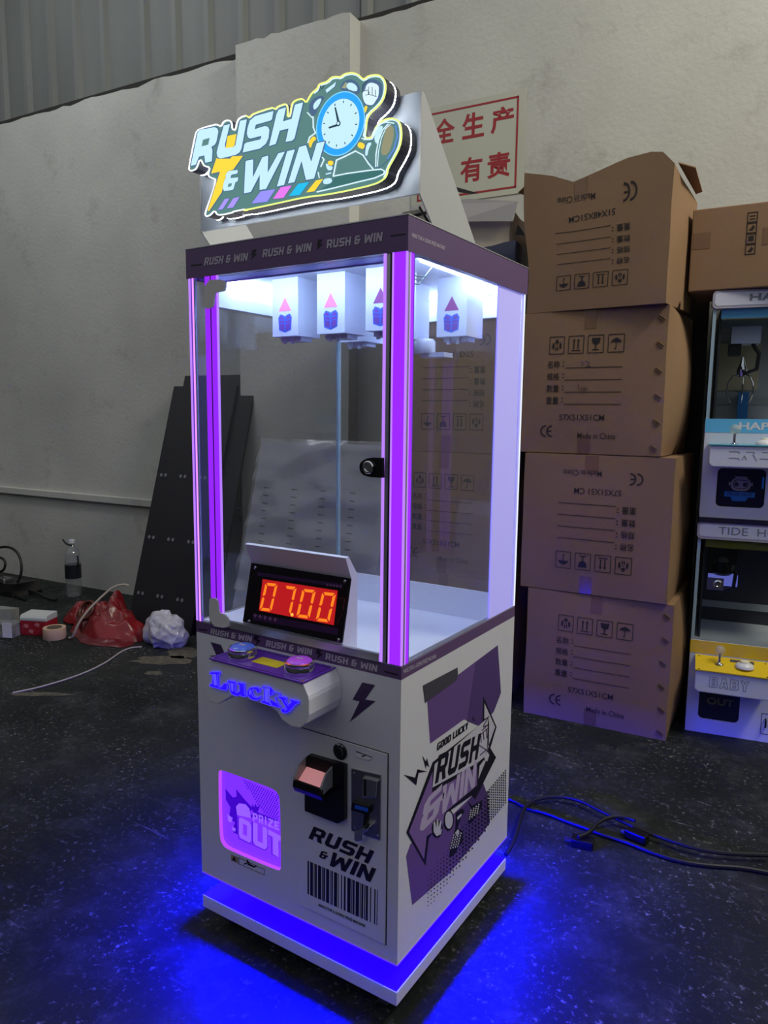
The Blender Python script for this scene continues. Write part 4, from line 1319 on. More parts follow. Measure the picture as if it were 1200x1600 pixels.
def carton(name, label, fl, fr, h, d, rz_extra=0, z0=0.0, bulge=0.0, side_bulge=0.02, seed=0, open_top=False, flip=False, dims='57X51X51CM', prints=True, du=0.0, group='brown cartons in the stacks', scribble=False):
    """fl, fr: the lower front corners (world x, y)."""
    fl, fr = Vector((fl[0], fl[1], 0)), Vector((fr[0], fr[1], 0))
    ax = (fr - fl)
    w = ax.length
    rz = math.atan2(ax.y, ax.x)
    root = thing(name, label, 'box', (fl.x, fl.y, z0), rz, group)
    M = FRAME[root.name]
    G = 14

    def pt(u, v, t):
        """u across, v up, t back (0..1 each)"""
        x, y, z = u * w, t * d, v * h
        cu, cv, ct = 4 * u * (1 - u), 4 * v * (1 - v), 4 * t * (1 - t)
        x += max(0, u - .5) * 2 * side_bulge * cv * (ct ** .7)
        y += (t - .5) * 2 * bulge * cu * cv
        x += .006 * noise.noise(Vector((seed, v * 2.2, t * 2.2))) * (1 if u in (0, 1) else 0)
        if open_top:
            top_ = next(a[1] + (b_[1] - a[1]) * (u - a[0]) / (b_[0] - a[0]) for a, b_ in zip(RAG, RAG[1:]) if u <= b_[0])
            z += top_ * v ** 6 * (1 - .25 * t) - .05 * t * v * v * (u > .9)
            x += -.02 * (1 - u) * v + .012 * math.sin(v * 5) * (1 - u)
        return Vector((x, y, z))

    def sheet(mb, fn, nu, nv):
        b = [fn(i / nu, j / nv) for j in range(nv + 1) for i in range(nu + 1)]
        fs = [(j * (nu + 1) + i, j * (nu + 1) + i + 1, (j + 1) * (nu + 1) + i + 1, (j + 1) * (nu + 1) + i) for j in range(nv) for i in range(nu)]
        mb.add(b, fs)

    mb = MB(M)
    sheet(mb, lambda a, b: pt(a, b, 0), G, G)
    sheet(mb, lambda a, b: pt(a, b, 1), G, G)
    sheet(mb, lambda a, b: pt(1, b, a), G, G)
    sheet(mb, lambda a, b: pt(0, b, a), G, G)
    sheet(mb, lambda a, b: pt(a, 0, b), G, 4)
    if not open_top:
        sheet(mb, lambda a, b: pt(a, 1, b), G, 4)
    me = mb.build('carton_body', CARD, root, smooth=True)
    bm = bmesh.new()
    bm.from_mesh(me.data)
    bmesh.ops.remove_doubles(bm, verts=bm.verts, dist=.0005)
    bmesh.ops.recalc_face_normals(bm, faces=bm.faces)
    for e in bm.edges:
        e.smooth = not (len(e.link_faces) == 2 and e.calc_face_angle(0) > .6)
    bm.to_mesh(me.data)
    bm.free()

    def P(u, v, off=.0012):
        if flip:
            u, v = 1 - u, 1 - v
        p = pt(max(.001, min(.999, u + du)), v, 0)
        return M @ (p + Vector((0, -off, 0)))

    nrm = (M.to_3x3() @ Vector((0, -1, 0))).normalized()

    def vec(s, u0, u1, v0, v1, mb, bold=0):
        o_ = P(u0, v0)
        font_vec(mb, s, o_, P(u1, v0) - o_, P(u0, v1) - o_, nrm, 0, bold)

    # seams taped at top and bottom
    if not open_top:
        mb = MB()
        vs = [P(u - du, v, .0010) for v in (.999, .93, .87) for u in (.455, .535)]
        mb.add(vs, [(0, 1, 3, 2), (2, 3, 5, 4)])
        mb.build('tape', TAPE, root)
    mb = MB()
    vs = [P(u - du, v, .0010) for v in (.13, .07, .004) for u in (.445, .53)]
    mb.add(vs, [(0, 1, 3, 2), (2, 3, 5, 4)])
    mb.build('tape', TAPE, root)
    if not prints:
        return root
    # handling symbols
    for i in range(4):
        u0, u1 = .215 + i * .136, .320 + i * .136
        v0, v1 = .705, .825
        mb = MB()
        t = .006
        q = lambda a, b: P(u0 + (u1 - u0) * a, v0 + (v1 - v0) * b)

        def poly(pts):
            f = [q(a, b) for a, b in pts]
            tri = tessellate_polygon([f])
            mb.add(f, tri)

        for r in ribbon([(0, 0), (1, 0), (1, 1), (0, 1)], .045, True)[:4]:
            poly(r)
        if i == 0:      # hands round a package
            for r in ([(.2, .3), (.3, .3), (.34, .55), (.26, .7), (.18, .5)], [(.8, .3), (.7, .3), (.66, .55), (.74, .7), (.82, .5)], [(.4, .2), (.47, .2), (.47, .42), (.4, .42)], [(.53, .2), (.6, .2), (.6, .42), (.53, .42)], [(.36, .62), (.64, .62), (.58, .82), (.42, .82)], [(.44, .48), (.56, .48), (.5, .58)]):
                poly(r)
        elif i == 1:    # this way up
            for r in ([(.2, .14), (.8, .14), (.8, .2), (.2, .2)], [(.32, .25), (.40, .25), (.40, .7), (.46, .7), (.36, .85), (.26, .7), (.32, .7)], [(.60, .25), (.68, .25), (.68, .7), (.74, .7), (.64, .85), (.54, .7), (.60, .7)]):
                poly(r)
        elif i == 2:    # glass
            for r in ([(.22, .85), (.80, .85), (.74, .55), (.55, .45), (.45, .45), (.27, .58)], [(.46, .2), (.54, .2), (.54, .47), (.46, .47)], [(.28, .14), (.72, .14), (.72, .2), (.28, .2)]):
                poly(r)
        else:           # umbrella
            for r in ([(.14, .52), (.25, .70), (.5, .82), (.75, .70), (.86, .52), (.70, .57), (.5, .54), (.3, .57)], [(.475, .2), (.525, .2), (.525, .56), (.475, .56)], [(.40, .16), (.5, .16), (.525, .22), (.475, .24), (.40, .22)]):
                poly(r)
        mb.build('handling_symbol', CARDINK, root)
    mb = MB()
    for k_, (s, v) in enumerate((('名称', .605), ('规格', .52), ('数量', .435), ('重量', .35))):
        vec(s, .205, .295, v, v + .052, mb, .012)
        for dv in (.012, .036):
            f = [P(.318 + a, v + dv + b) for a, b in ((0, 0), (.008, 0), (.008, .010), (0, .010))]
            mb.add(f, [(0, 1, 2, 3)])
        f = [P(.335 + .0325 * k__, v + b) for k__ in range(13) for b in (-.003, .002)]
        mb.add(f, [(2 * k__, 2 * k__ + 1, 2 * k__ + 3, 2 * k__ + 2) for k__ in range(12)])
    vec(dims, .305, .62, .235, .278, mb, .008)
    vec('Made in China', .44, .70, .108, .150, mb, .004)

    def arc(cx, cy, r, a0, a1, tk):
        sx, sy = 1 / w, 1 / h
        n_ = 14
        vs_ = []
        for k__ in range(n_ + 1):
            a = math.radians(a0 + (a1 - a0) * k__ / n_)
            for rr in (r, r - tk):
                vs_.append(P(cx + rr * math.cos(a) * sx, cy + rr * math.sin(a) * sy))
        mb.add(vs_, [(2 * k__, 2 * k__ + 1, 2 * k__ + 3, 2 * k__ + 2) for k__ in range(n_)])

    arc(.210, .155, .024, 90, 270, .006)
    arc(.255, .155, .024, 90, 270, .006)
    f = [P(a, b) for a, b in ((.222, .150), (.252, .150), (.252, .160), (.222, .160))]
    mb.add(f, [(0, 1, 2, 3)])
    mb.build('carton_print', CARDINK, root)
    if scribble:
        mb = MB()
        for pts in ([(.45, .645), (.46, .625), (.452, .612)], [(.475, .65), (.50, .64), (.49, .62), (.51, .612), (.48, .612)], [(.43, .49), (.44, .45)], [(.455, .465), (.455, .445)], [(.47, .465), (.47, .445), (.48, .465), (.48, .445), (.49, .465), (.495, .445)]):
            for r in ribbon(pts, .006):
                f = [P(a, b) for a, b in r]
                mb.add(f, [tuple(range(len(f)))])
        mb.build('pencil_note', PENINK, root)
    return root


def staples(root, w, h, n, seed):
    """torn hand-stapled dents down the front edge"""
    M = FRAME[root.name]
    rnd = random.Random(seed)
    for k_ in range(n):
        v = .06 + k_ * .86 / (n - 1)
        mb = MB(M)
        x, z = w * (.955 + .01 * rnd.random()), h * v
        mb.tube([(x - .012, -.002, z + .010), (x, -.004, z + .002), (x + .012, -.002, z - .008)], [.002, .0032, .002], 6)
        mb.tube([(x - .016, -.002, z + .002), (x - .004, -.0035, z - .006), (x + .008, -.002, z - .016)], [.0015, .0026, .0015], 6)
        mb.build('staple', CARD_IN, root)


b1 = carton('cardboard_box', 'open brown carton with ragged raised top, topmost of the stack beside the purple machine', (-.475, 1.735), (.080, 1.703), .455, .34, z0=1.690, seed=1, open_top=True, flip=True, dims='51X48X51CM', side_bulge=.006, du=-.05, bulge=.004)
b2 = carton('cardboard_box', 'brown carton with umbrella symbols upright and pencil notes, directly under the open ragged carton', (-.490, 1.728), (.085, 1.740), .562, .50, z0=1.126, seed=2, bulge=.008, side_bulge=.045, du=0, scribble=True)
b3 = carton('cardboard_box', 'brown carton with upside-down print, second from the floor beside the purple machine', (-.450, 1.715), (.140, 1.745), .566, .50, z0=.556, seed=3, bulge=.006, side_bulge=.015, flip=True, dims='57X51X51 CM', du=-.02)
b4 = carton('cardboard_box', 'brown carton standing on the floor, lowest of the stack beside the purple machine', (-.415, 1.715), (.165, 1.760), .552, .50, z0=0, seed=4, bulge=.010, side_bulge=.030, du=.02)
staples(b2, .575, .562, 6, 1)
staples(b4, .58, .552, 6, 2)
# raised flaps of the open carton
M1 = FRAME[b1.name]
w1 = .564
mb = MB(M1)
mb.prism([Vector((-.015, .015, .520)), Vector((-.085, .06, .500)), Vector((-.02, .26, .49)), Vector((-.01, .32, .50))], (0, 0, 1), .004)
mb.build('carton_flap', CARD, b1)
mb = MB(M1)
mb.prism([Vector((w1 * .985, .05, .500)), Vector((w1 + .04, .10, .488)), Vector((w1 + .020, .30, .455)), Vector((w1 * .985, .32, .455))], (0, 0, 1), .004)
mb.build('carton_flap', CARD, b1)
mb = MB(M1)
fl_ = [(.02, .33, .53), (.30, .33, .51), (.42, .33, .535), (.46, .32, .552), (.49, .27, .552), (.40, .23, .525), (.28, .23, .50), (.02, .25, .52)]
mb.prism([Vector(p) for p in fl_], (0, 0, 1), .004)
mb.build('carton_flap', CARD, b1)

gapp = thing('metal_sheet_panel', 'added black sheet darkening the gap between the cartons and small claw machines', 'metal panel', (.0, 2.16, 0))  # sheet added only to keep this gap dark in front of the wall
MB().box(-.06, .13, 2.285, 2.295, 0, 1.80).build('sheet', BLACKM, gapp)

# second stack, behind the machine
for i, (z0, h, flip, txt, dx) in enumerate(((0, .55, False, 'lowest of its stack', 0), (.552, .556, False, 'second from the floor', -.01), (1.110, .575, True, 'third from the floor', .015))):
    carton('cardboard_box', 'brown carton mostly hidden behind the purple machine, %s' % txt, (-1.125 + dx, 1.735), (-.540 + dx, 1.755), h, .48, z0=z0, seed=10 + i, flip=flip, bulge=.006, side_bulge=.012, du=-.02 if flip else .02)
# the topmost one is half wrapped in dark film
wr = thing('wrapped_carton', 'crumpled pale carton half wrapped in dark blue film, topmost of the hidden stack', 'box', (-1.055, 1.74, 1.688), .02)
Mw = FRAME[wr.name]


def crumple(M, x0, x1, y0, y1, z0, z1, amp, seed, lean=0, n=10):
    mb = MB(M)
    for f in range(5):
        vs = []
        for j in range(n + 1):
            for i in range(n + 1):
                a, b = i / n, j / n
                if f == 0: p = (x0 + (x1 - x0) * a, y0, z0 + (z1 - z0) * b)
                elif f == 1: p = (x0 + (x1 - x0) * a, y1, z0 + (z1 - z0) * b)
                elif f == 2: p = (x0, y0 + (y1 - y0) * a, z0 + (z1 - z0) * b)
                elif f == 3: p = (x1, y0 + (y1 - y0) * a, z0 + (z1 - z0) * b)
                else: p = (x0 + (x1 - x0) * a, y0 + (y1 - y0) * b, z1)
                p = Vector(p)
                d = Vector([noise.noise(p * 7 + Vector((seed + k_ * 9, 0, 0))) for k_ in range(3)]) * amp
                t = (p.z - z0) / (z1 - z0)
                p += d * min(1, t * 3) + Vector((lean * t, 0, 0))
                vs.append(p)
        mb.add(vs, [(j * (n + 1) + i, j * (n + 1) + i + 1, (j + 1) * (n + 1) + i + 1, (j + 1) * (n + 1) + i) for j in range(n) for i in range(n)])
    mb.smooth = True
    return mb


crumple(Mw, .02, .495, .01, .42, .0, .425, .028, 3).build('carton_body', mat('pale_carton_board', srgb(190, 176, 158), .7, var=.1, scale=4), wr)
crumple(Mw, .008, .512, -.006, .435, .0, .292, .018, 5).build('film_wrap', mat('dark_blue_film', srgb(44, 50, 74), .25), wr)
mb = MB(Mw)
mb.prism([Vector((0, -.022, .395)), Vector((.25, -.026, .400)), Vector((.40, -.022, .385)), Vector((.51, -.02, .372)), Vector((.525, -.012, .450)), Vector((.30, -.006, .492)), Vector((.02, -.004, .500))], Vector((0, -1, .15)).normalized(), .004)
mb.build('carton_flap', mat('grey_flap_film', srgb(160, 156, 152), .4), wr)
mb = MB(Mw)
mb.prism([Vector((.505, .02, .33)), Vector((.545, .03, .325)), Vector((.515, .02, .37))], (0, 1, 0), .004)
mb.prism([Vector((.505, .05, .25)), Vector((.535, .06, .20)), Vector((.55, .06, .13)), Vector((.53, .05, .10)), Vector((.505, .04, .16))], (0, 1, 0), .004)
mb.M = None
mb.prism([at(px, py, planey(1.775)) for px, py in ((712, 292), (748, 302), (735, 303), (716, 300))], (0, 1, 0), .004)
mb.build('torn_film', mat('black_torn_film', srgb(28, 24, 24), .4), wr)

# carton lying on the small machines
c5 = thing('cardboard_box', 'long brown carton with a tape strip lying on top of the small claw machines', 'box', (.114, 1.905, 1.755), math.radians(3), 'brown cartons in the stacks')
M5 = FRAME[c5.name]
MB(M5).box(0, .62, 0, .30, 0, .302).build('carton_body', CARD, c5, bevel=.004)
MB(M5).box(.008, .068, -.0008, 0, .155, .215).build('tape', TAPE, c5)
MB(M5).box(.245, .34, -.0008, 0, .150, .210).build('tape', TAPE, c5)
for i in range(4):
    mb = MB(M5)
    x0, z0 = .190, .120 + i * .038
    for a in ((x0, x0 + .034, z0, z0 + .0025), (x0, x0 + .034, z0 + .0335, z0 + .036), (x0, x0 + .0025, z0, z0 + .036), (x0 + .0315, x0 + .034, z0, z0 + .036)):
        mb.box(a[0], a[1], -.0012, 0, a[2], a[3])
    if i == 3:
        mb.box(x0 + .008, x0 + .026, -.0012, 0, z0 + .010, z0 + .013)
        mb.box(x0 + .008, x0 + .026, -.0012, 0, z0 + .021, z0 + .024)
    elif i == 1:
        mb.box(x0 + .008, x0 + .026, -.0012, 0, z0 + .010, z0 + .028)
    else:
        mb.prism([Vector((x0 + .007, 0, z0 + .012)), Vector((x0 + .020, 0, z0 + .008)), Vector((x0 + .027, 0, z0 + .018)), Vector((x0 + .020, 0, z0 + .028)), Vector((x0 + .014, 0, z0 + .018))], (0, -1, 0), .0012)
    mb.build('handling_symbol', CARDINK, c5)

# ================================================================== WALL NOTICE
nt_ = thing('wall_notice', 'white wall notice with red Chinese characters and a thin red frame', 'sign', wpt(-1.5, .004, 2.55), math.atan(WS))
nx0, nx1, nz0, nz1 = -1.335, -.735, 2.335, 2.805
NP = wplane(.004)
wbox(MB(), nx0, nx1, .0012, .0040, nz0, nz1).build('notice_sheet', mat('off_white_notice', srgb(178, 180, 164), .35, var=.04, scale=3, bump=.12), nt_)
RED = mat('red_notice_paint', srgb(146, 22, 30), .5)
mb = MB()
for a in ((nx0 + .035, nx1 - .035, nz1 - .036, nz1 - .027), (nx0 + .035, nx1 - .035, nz0 + .027, nz0 + .036), (nx0 + .035, nx0 + .044, nz0 + .027, nz1 - .027), (nx1 - .044, nx1 - .035, nz0 + .027, nz1 - .027)):
    wbox(mb, a[0], a[1], .0042, .0050, a[2], a[3])
mb.build('notice_border', RED, nt_)
o_, d_ = None, None
for s, z, cx in (('全', 2.625, -1.155), ('生', 2.625, -1.000), ('产', 2.625, -.850), ('有', 2.42, -1.005), ('责', 2.42, -.862)):
    mb = MB()
    o_ = wpt(cx - .058, .0046, z)
    font_vec(mb, s, o_, WDIR * .116, Vector((0, 0, .118)), WN, 0, .026)
    mb.build('notice_character', RED, nt_)

# ================================================================== SMALL CLAW MACHINES
LBLUE = mat('light_blue_vinyl', srgb(96, 178, 226), .4)
TURQ = mat('turquoise_fascia', srgb(84, 168, 190), .3)
YELL = mat('yellow_vinyl', srgb(214, 182, 30), .4)
WHITE2 = mat('white_small_cabinet', srgb(204, 208, 226), .4)
DARKIN = mat('dark_interior', srgb(38, 42, 50), .5)
GREYIN = mat('grey_interior', srgb(168, 174, 178), .5)


def claw_machine(label, z0, header, word2, console_col, band_col, kind):
    root = thing('claw_machine', label, 'claw machine', (.207, 1.918, z0), math.radians(10.7), 'small claw machines')
    M = FRAME[root.name]
    w, d, h = .44, .36, .866
    nr = (M.to_3x3() @ Vector((0, -1, 0))).normalized()
    FPl = (M @ Vector((0, 0, 0)), nr)
    B = lambda: MB(M)
    zg0, zg1 = .385, .800
    # shell around the prize window
    wx0, wx1, wz0, wz1 = (.055, .225, .045, .195) if kind == 'blue' else (.045, .195, .060, .230)
    hole = [Vector((a, 0, b)) for a, b in rrect(wx0, wx1, wz0, wz1, .018)]
    mb = B()
    mb.prism([Vector((0, 0, 0)), Vector((w, 0, 0)), Vector((w, 0, zg0)), Vector((0, 0, zg0))], (0, 1, 0), .006, [hole])
    mb.build('front_panel', WHITE2, root)
    body = B().box(0, w, .03, d, 0, zg0 - .012).build('cabinet', WHITE2, root)
    B().box(wx0 - .01, wx1 + .01, .012, .018, wz0 - .01, wz1 + .01).build('prize_flap', mat('smoked_flap', srgb(30, 32, 46), .12), root)
    B().box(-.001, w + .001, -.001, .0, zg0 - .052, zg0).build('colour_band', band_col, root)
    B().box(.006, w - .006, .012, d, zg0 - .012, zg0).build('prize_deck', GREYIN, root)
    # glass case
    B().box(.012, w - .012, .003, .006, zg0 + .003, zg1).build('front_pane', GLASS2, root)
    B().box(0, .004, .008, d - .03, zg0 + .003, zg1).build('side_pane', GLASS2, root)
    for xx in (0, w - .012):
        B().box(xx, xx + .012, .002, .008, zg0, zg1).build('glass_edge', EDGE, root)
    B().box(.0, w, d - .01, d, zg0, zg1).build('back_panel', GREYIN if kind == 'blue' else DARKIN, root)
    B().box(.026, .034, .05, d - .02, zg0, zg1).build('inner_post', DARKIN, root)
    B().box(.02, w, d - .016, d - .010, zg0 + .06, zg0 + .09).build('inner_rail', mat('pale_grey_rail', srgb(150, 156, 156), .5), root)
    if kind == 'blue':
        B().box(.04, .20, d - .018, d - .011, zg0 + .12, zg1 - .10).build('mirror_panel', mat('tan_backing', srgb(206, 196, 164), .4), root)
        B().box(.125, .165, d - .07, d - .03, zg0, zg0 + .11).build('prize_chute', mat('blue_acrylic', srgb(50, 120, 190), .2), root)
    # header
    hd = B()
    hd.prism([Vector((a, -.006, b)) for a, b in rrect(-.004, w + .004, zg1, h, .016)], (0, 1, 0), .05)
    hdr = hd.build('header', mat('grey_header_frame', srgb(168, 164, 178), .4), root)
    hd = B()
    hd.prism([Vector((a, -.0064, b)) for a, b in rrect(.004, w - .004, zg1 + .010, h - .008, .012)], (0, -1, 0), .0006)
    hd.build('header_face', WHITE2, hdr)
    B().box(0, w, .05, d, h - .012, h).build('roof', BLACKM, root)
    B().box(.03, w - .03, .012, .018, zg1 - .035, zg1).build('inner_band', LBLUE if kind == 'blue' else mat('olive_band', srgb(112, 112, 26), .5), root)
    mb = MB()
    e = M.to_3x3() @ Vector((1, 0, 0))
    P3 = lambda x, z, y=-.0076: M @ Vector((x, y, z))
    if kind == 'blue':
        font_vec(mb, header, P3(.122, zg1 + .024), e * .185, Vector((0, 0, .026)), nr, 0, .03)
    else:
        font_vec(mb, header, P3(.073, zg1 + .022), e * .24, Vector((0, 0, .030)), nr, 0, .0)
    mb.build('header_lettering', mat('grey_blue_lettering', srgb(110, 120, 134), .5), hdr)
    # carriage and claw
    ux = .125 if kind == 'blue' else .10
    B().box(.03, w - .02, .17, .185, zg1 - .055, zg1 - .035).build('gantry', STEEL, root)
    car = B().box(ux - .05, ux + .055, .12, .23, zg1 - .12, zg1 - .055).build('claw_carriage', mat('pale_grey_carriage', srgb(214, 218, 230), .4) if kind == 'blue' else BLACK, root)
    B().box(ux - .055, ux - .01, .14, .20, zg1 - .165, zg1 - .12).build('claw_motor', BLACK, car)
    B().tube([(ux + .03, .15, zg1 - .12), (ux + .055, .145, zg1 - .16), (ux + .05, .145, zg1 - .22), (ux + .01, .15, zg1 - .235), (ux - .01, .155, zg1 - .21)], .008, 8).build('claw_cable', BLACK, car)
    (B().lathe([(.010, 0), (.018, .004), (.020, .03), (.012, .05), (.004, .08)], (ux, .165, zg1 - .25), (0, 0, 1), 16) if kind == 'blue' else B().lathe([(.03, 0), (.045, .012), (.048, .06), (.04, .085)], (ux + .005, .16, zg1 - .17), (0, 0, 1), 16)).build('claw_hub', CHROME if kind == 'blue' else BLACK, root)
    for k_ in range(3 if kind == 'blue' else 0):
        a = math.radians(200 + 120 * k_)
        dx, dy = math.cos(a), math.sin(a)
        B().tube([(ux + dx * r, .165 + dy * r, zg1 - .25 + z) for r, z in ((.012, .01), (.035, .005), (.052, -.025), (.056, -.06), (.045, -.09), (.036, -.098))], [.003, .0035, .0035, .003, .003, .002], 6).build('claw_prong', CHROME, root)
    # console
    cx0, cx1, cz0, cz1 = (.018, .40, .205, .285) if kind == 'blue' else (.022, .285, .205, .292)
    con = B()
    con.prism([Vector((a, 0, b)) for a, b in ((cx0, cz1), (cx1, cz1), (cx1, cz0), (cx0 + .012, cz0), (cx0, cz0 + .012))], (0, -1, 0), .10)
    cons_ = con.build('control_console', WHITE2, root, bevel=.004)
    slope = .0 if kind == 'blue' else .03
    tp_ = B()
    tp_.prism([Vector((cx0 - .002, -.106, cz1 + .001)), Vector((cx1 + .002, -.106, cz1 + .001)), Vector((cx1 + .002, -.002, cz1 + .001 + slope)), Vector((cx0 - .002, -.002, cz1 + .001 + slope))], (0, 0, 1), .004)
    top_p = tp_.build('console_fascia', console_col, root)
    jx, jy = (cx0 + .085, -.05)
    jz = cz1 + .005 + slope * .5
    B().lathe([(.018, 0), (.014, .003), (.006, .006), (.005, .035), (.006, .040), (.004, .045)], (jx, jy, jz), (0, 0, 1), 16).build('joystick', CHROME, root, smooth=True)
    B().lathe([(.004, .040)] + [(.019 * math.sin(t), .056 - .019 * math.cos(t)) for t in [math.pi * k_ / 10 for k_ in range(1, 10)]] + [(.001, .075)], (jx, jy, jz), (0, 0, 1), 20).build('joystick_ball', glass('clear_ball', (.9, .88, .8, 1), 1.5, .05, .22), root, smooth=True)
    bx = cx0 + (.19 if kind == 'blue' else .175)
    btn = B().lathe([(.034, 0), (.034, .006), (.028, .014), (.020, .018), (.018, .020), (0, .021)], (bx, -.055, jz), (0, 0, 1), 28).build('push_button', mat('white_button', srgb(214, 214, 220), .25), root, smooth=True)
    B().lathe([(.018, .0205), (.016, .026), (0, .028)], (bx, -.055, jz), (0, 0, 1), 20).build('button_cap', mat('cream_button_cap', srgb(222, 218, 200), .2), btn, smooth=True)
    if kind == 'yellow':
        for a, b in ((cx0 + .012, -.10), (cx1 - .012, -.10), (cx0 + .012, -.012), (cx1 - .012, -.012)):
            B().lathe([(.004, 0), (.003, .002), (0, .003)], (a, b, cz1 + .004 + slope * (b + .106) / .104), (0, 0, 1), 8).build('screw', BLACK, top_p)
        q = B()
        q.prism([Vector((bx - .05, -.030, cz1 + .0055 + slope * .73)), Vector((bx + .035, -.030, cz1 + .0055 + slope * .73)), Vector((bx + .035, -.012, cz1 + .0055 + slope * .9)), Vector((bx - .05, -.012, cz1 + .0055 + slope * .9))], (0, 0, 1), .0008)
        q.build('label_plate', GREYINK, top_p)
        mb = MB()
        lp, wtot = blocks('BABY', .2)
        for loops in lp:
            for l in loops:
                for r in ribbon([(a * .036 + .075, b * .040 + .232) for a, b in l], .0022, True)[:len(l)]:
                    mb.prism([M @ Vector((a, -.1002, b)) for a, b in r], nr, .0006)
        mb.build('console_lettering', mat('grey_outline_lettering', srgb(120, 126, 150), .5), cons_)
        mb = MB()
        fo, e2 = M @ Vector((wx0 + .03, .0115, .118)), Vector((0, 0, .036))
        font_vec(mb, 'OUT', M @ Vector((wx0 + .03, .0112, wz0 + .060)), e * .100, Vector((0, 0, .030)), nr, .0004, .03)
        font_vec(mb, 'PRIZE', M @ Vector((wx0 + .03, .0112, wz0 + .105)), e * .105, Vector((0, 0, .030)), nr, .0004, .02)
        mb.build('flap_lettering', mat('dull_green_lettering', srgb(96, 110, 40), .5), root)
        # lock, side hatch
        B().lathe([(.017, 0), (.017, .003), (.013, .005), (.010, .005), (.008, .002), (0, .002)], (.085, .002, .62), (0, -1, 0), 20).build('case_lock', CHROME, root)
        B().box(.045, .105, .001, .003, .596, .645).build('lock_plate', STEEL, root)
        mb = B()
        for a in ((.275, .277, .035, .118), (.275, .34, .033, .035), (.275, .34, .117, .119)):
            mb.box(a[0], a[1], -.0008, 0, a[2], a[3])
        mb.build('hatch_gap', GREYINK, root)
        B().tube([(.290, -.002, .063), (.290, -.016, .068), (.290, -.016, .092), (.290, -.002, .097)], .0035, 8).build('hatch_handle', BLACK, root)
        B().box(.055, .165, .15, .22, zg1 - .215, zg1 - .170).build('lit_cup', glow('blue_violet_cup', srgb(120, 126, 230), .55), root)
    else:
        mb = MB()
        font_vec(mb, 'HAPPY', M @ Vector((.118, -.0016, zg0 - .040)), e * .168, Vector((0, 0, .028)), nr, 0, .03)
        mb.build('band_lettering', PAPER, root)
        mb = MB()
        for l in ([(.085, .264), (.118, .264), (.122, .258)], [(.085, .240), (.118, .240), (.122, .232)], [(.142, .264), (.168, .264), (.172, .258)], [(.130, .232), (.138, .250), (.146, .234)], [(.166, .256), (.180, .232)], [(.196, .264), (.228, .264), (.230, .254)], [(.190, .240), (.226, .240), (.229, .232)]):
            for r in ribbon(l, .0024)[:len(l) - 1]:
                mb.prism([M @ Vector((a, -.1002, b)) for a, b in r], nr, .0006)
        mb.build('console_lettering', mat('grey_outline_lettering', srgb(120, 126, 150), .5), cons_)
        # flap print: rounded robot head emblem with a blue banner
        mb = B()
        for poly_ in (rrect(.105, .175, .108, .158, .022), rrect(.098, .104, .128, .142, .003), rrect(.176, .182, .128, .142, .003), rrect(.118, .162, .158, .164, .002)):
            mb.prism([Vector((a, .0118, b)) for a, b in poly_], (0, -1, 0), .0004)
        em = mb.build('flap_emblem', mat('grey_emblem_print', srgb(132, 126, 128), .5), root)
        mb = B()
        for cx_ in (.125, .155):
            mb.prism([Vector((a, .0112, b)) for a, b in ell(cx_, .133, .008, .009, 12)], (0, -1, 0), .0004)
        mb.prism([Vector((a, .0112, b)) for a, b in rrect(.113, .167, .116, .152, .015)], (0, -1, 0), .0002, [[Vector((a, .0112, b)) for a, b in rrect(.116, .164, .119, .149, .013)]])
        mb.build('emblem_eyes', INK, em)
        mb = B()
        mb.prism([Vector((a, .0118, b)) for a, b in ((.085, .104), (.192, .104), (.192, .084), (.170, .084), (.160, .068), (.115, .068), (.106, .084), (.085, .084))], (0, -1, 0), .0004)
        mb.build('flap_banner', mat('blue_banner_print', srgb(30, 104, 176), .5), root)
        mb = MB()
        font_vec(mb, 'PRIZE OUT', M @ Vector((.095, .0108, .089)), e * .088, Vector((0, 0, .011)), nr, 0, .02)
        mb.build('flap_lettering', INK, root)
        B().box(.213, .220, .008, .012, .12, .165).build('flap_latch', mat('bright_blue_latch', srgb(50, 150, 230), .2), root)
    return root


claw_machine('small white claw machine with yellow console standing on the floor', 0.0, 'TIDE  HOT', '', YELL, YELL, 'yellow')
claw_machine('small white claw machine with light blue console stacked on the yellow one', .886, 'HAPPY', 'HAPPY', TURQ, LBLUE, 'blue')
pl_ = thing('packing_board', 'thin dark board lying between the two small claw machines', 'board', (.207, 1.918, .8664), math.radians(10.7))
MB(FRAME[pl_.name]).box(.0, .44, -.01, .36, 0, .0192).build('board_sheet', BLACKM, pl_)

# ================================================================== LEANING SHEETS BEHIND THE MACHINE
def leaning(name, label, cat, x0, x1, yb, yt, zt, thick, material, group=None):
    root = thing(name, label, cat, (x0, yb, 0), 0, group)
    d = Vector((0, yt - yb, zt))
    n = d.cross(Vector((1, 0, 0))).normalized()
    if n.y > 0:
        n = -n
    mb = MB()
    o = Vector((x0, yb, 0))
    if n.z < 0:
        o = o
    mb.prism([o, o + Vector((x1 - x0, WS * (x1 - x0), 0)), o + Vector((x1 - x0, WS * (x1 - x0), 0)) + d, o + d], -n, thick)
    mb.build('sheet', material, root)
    return root, o, d, n


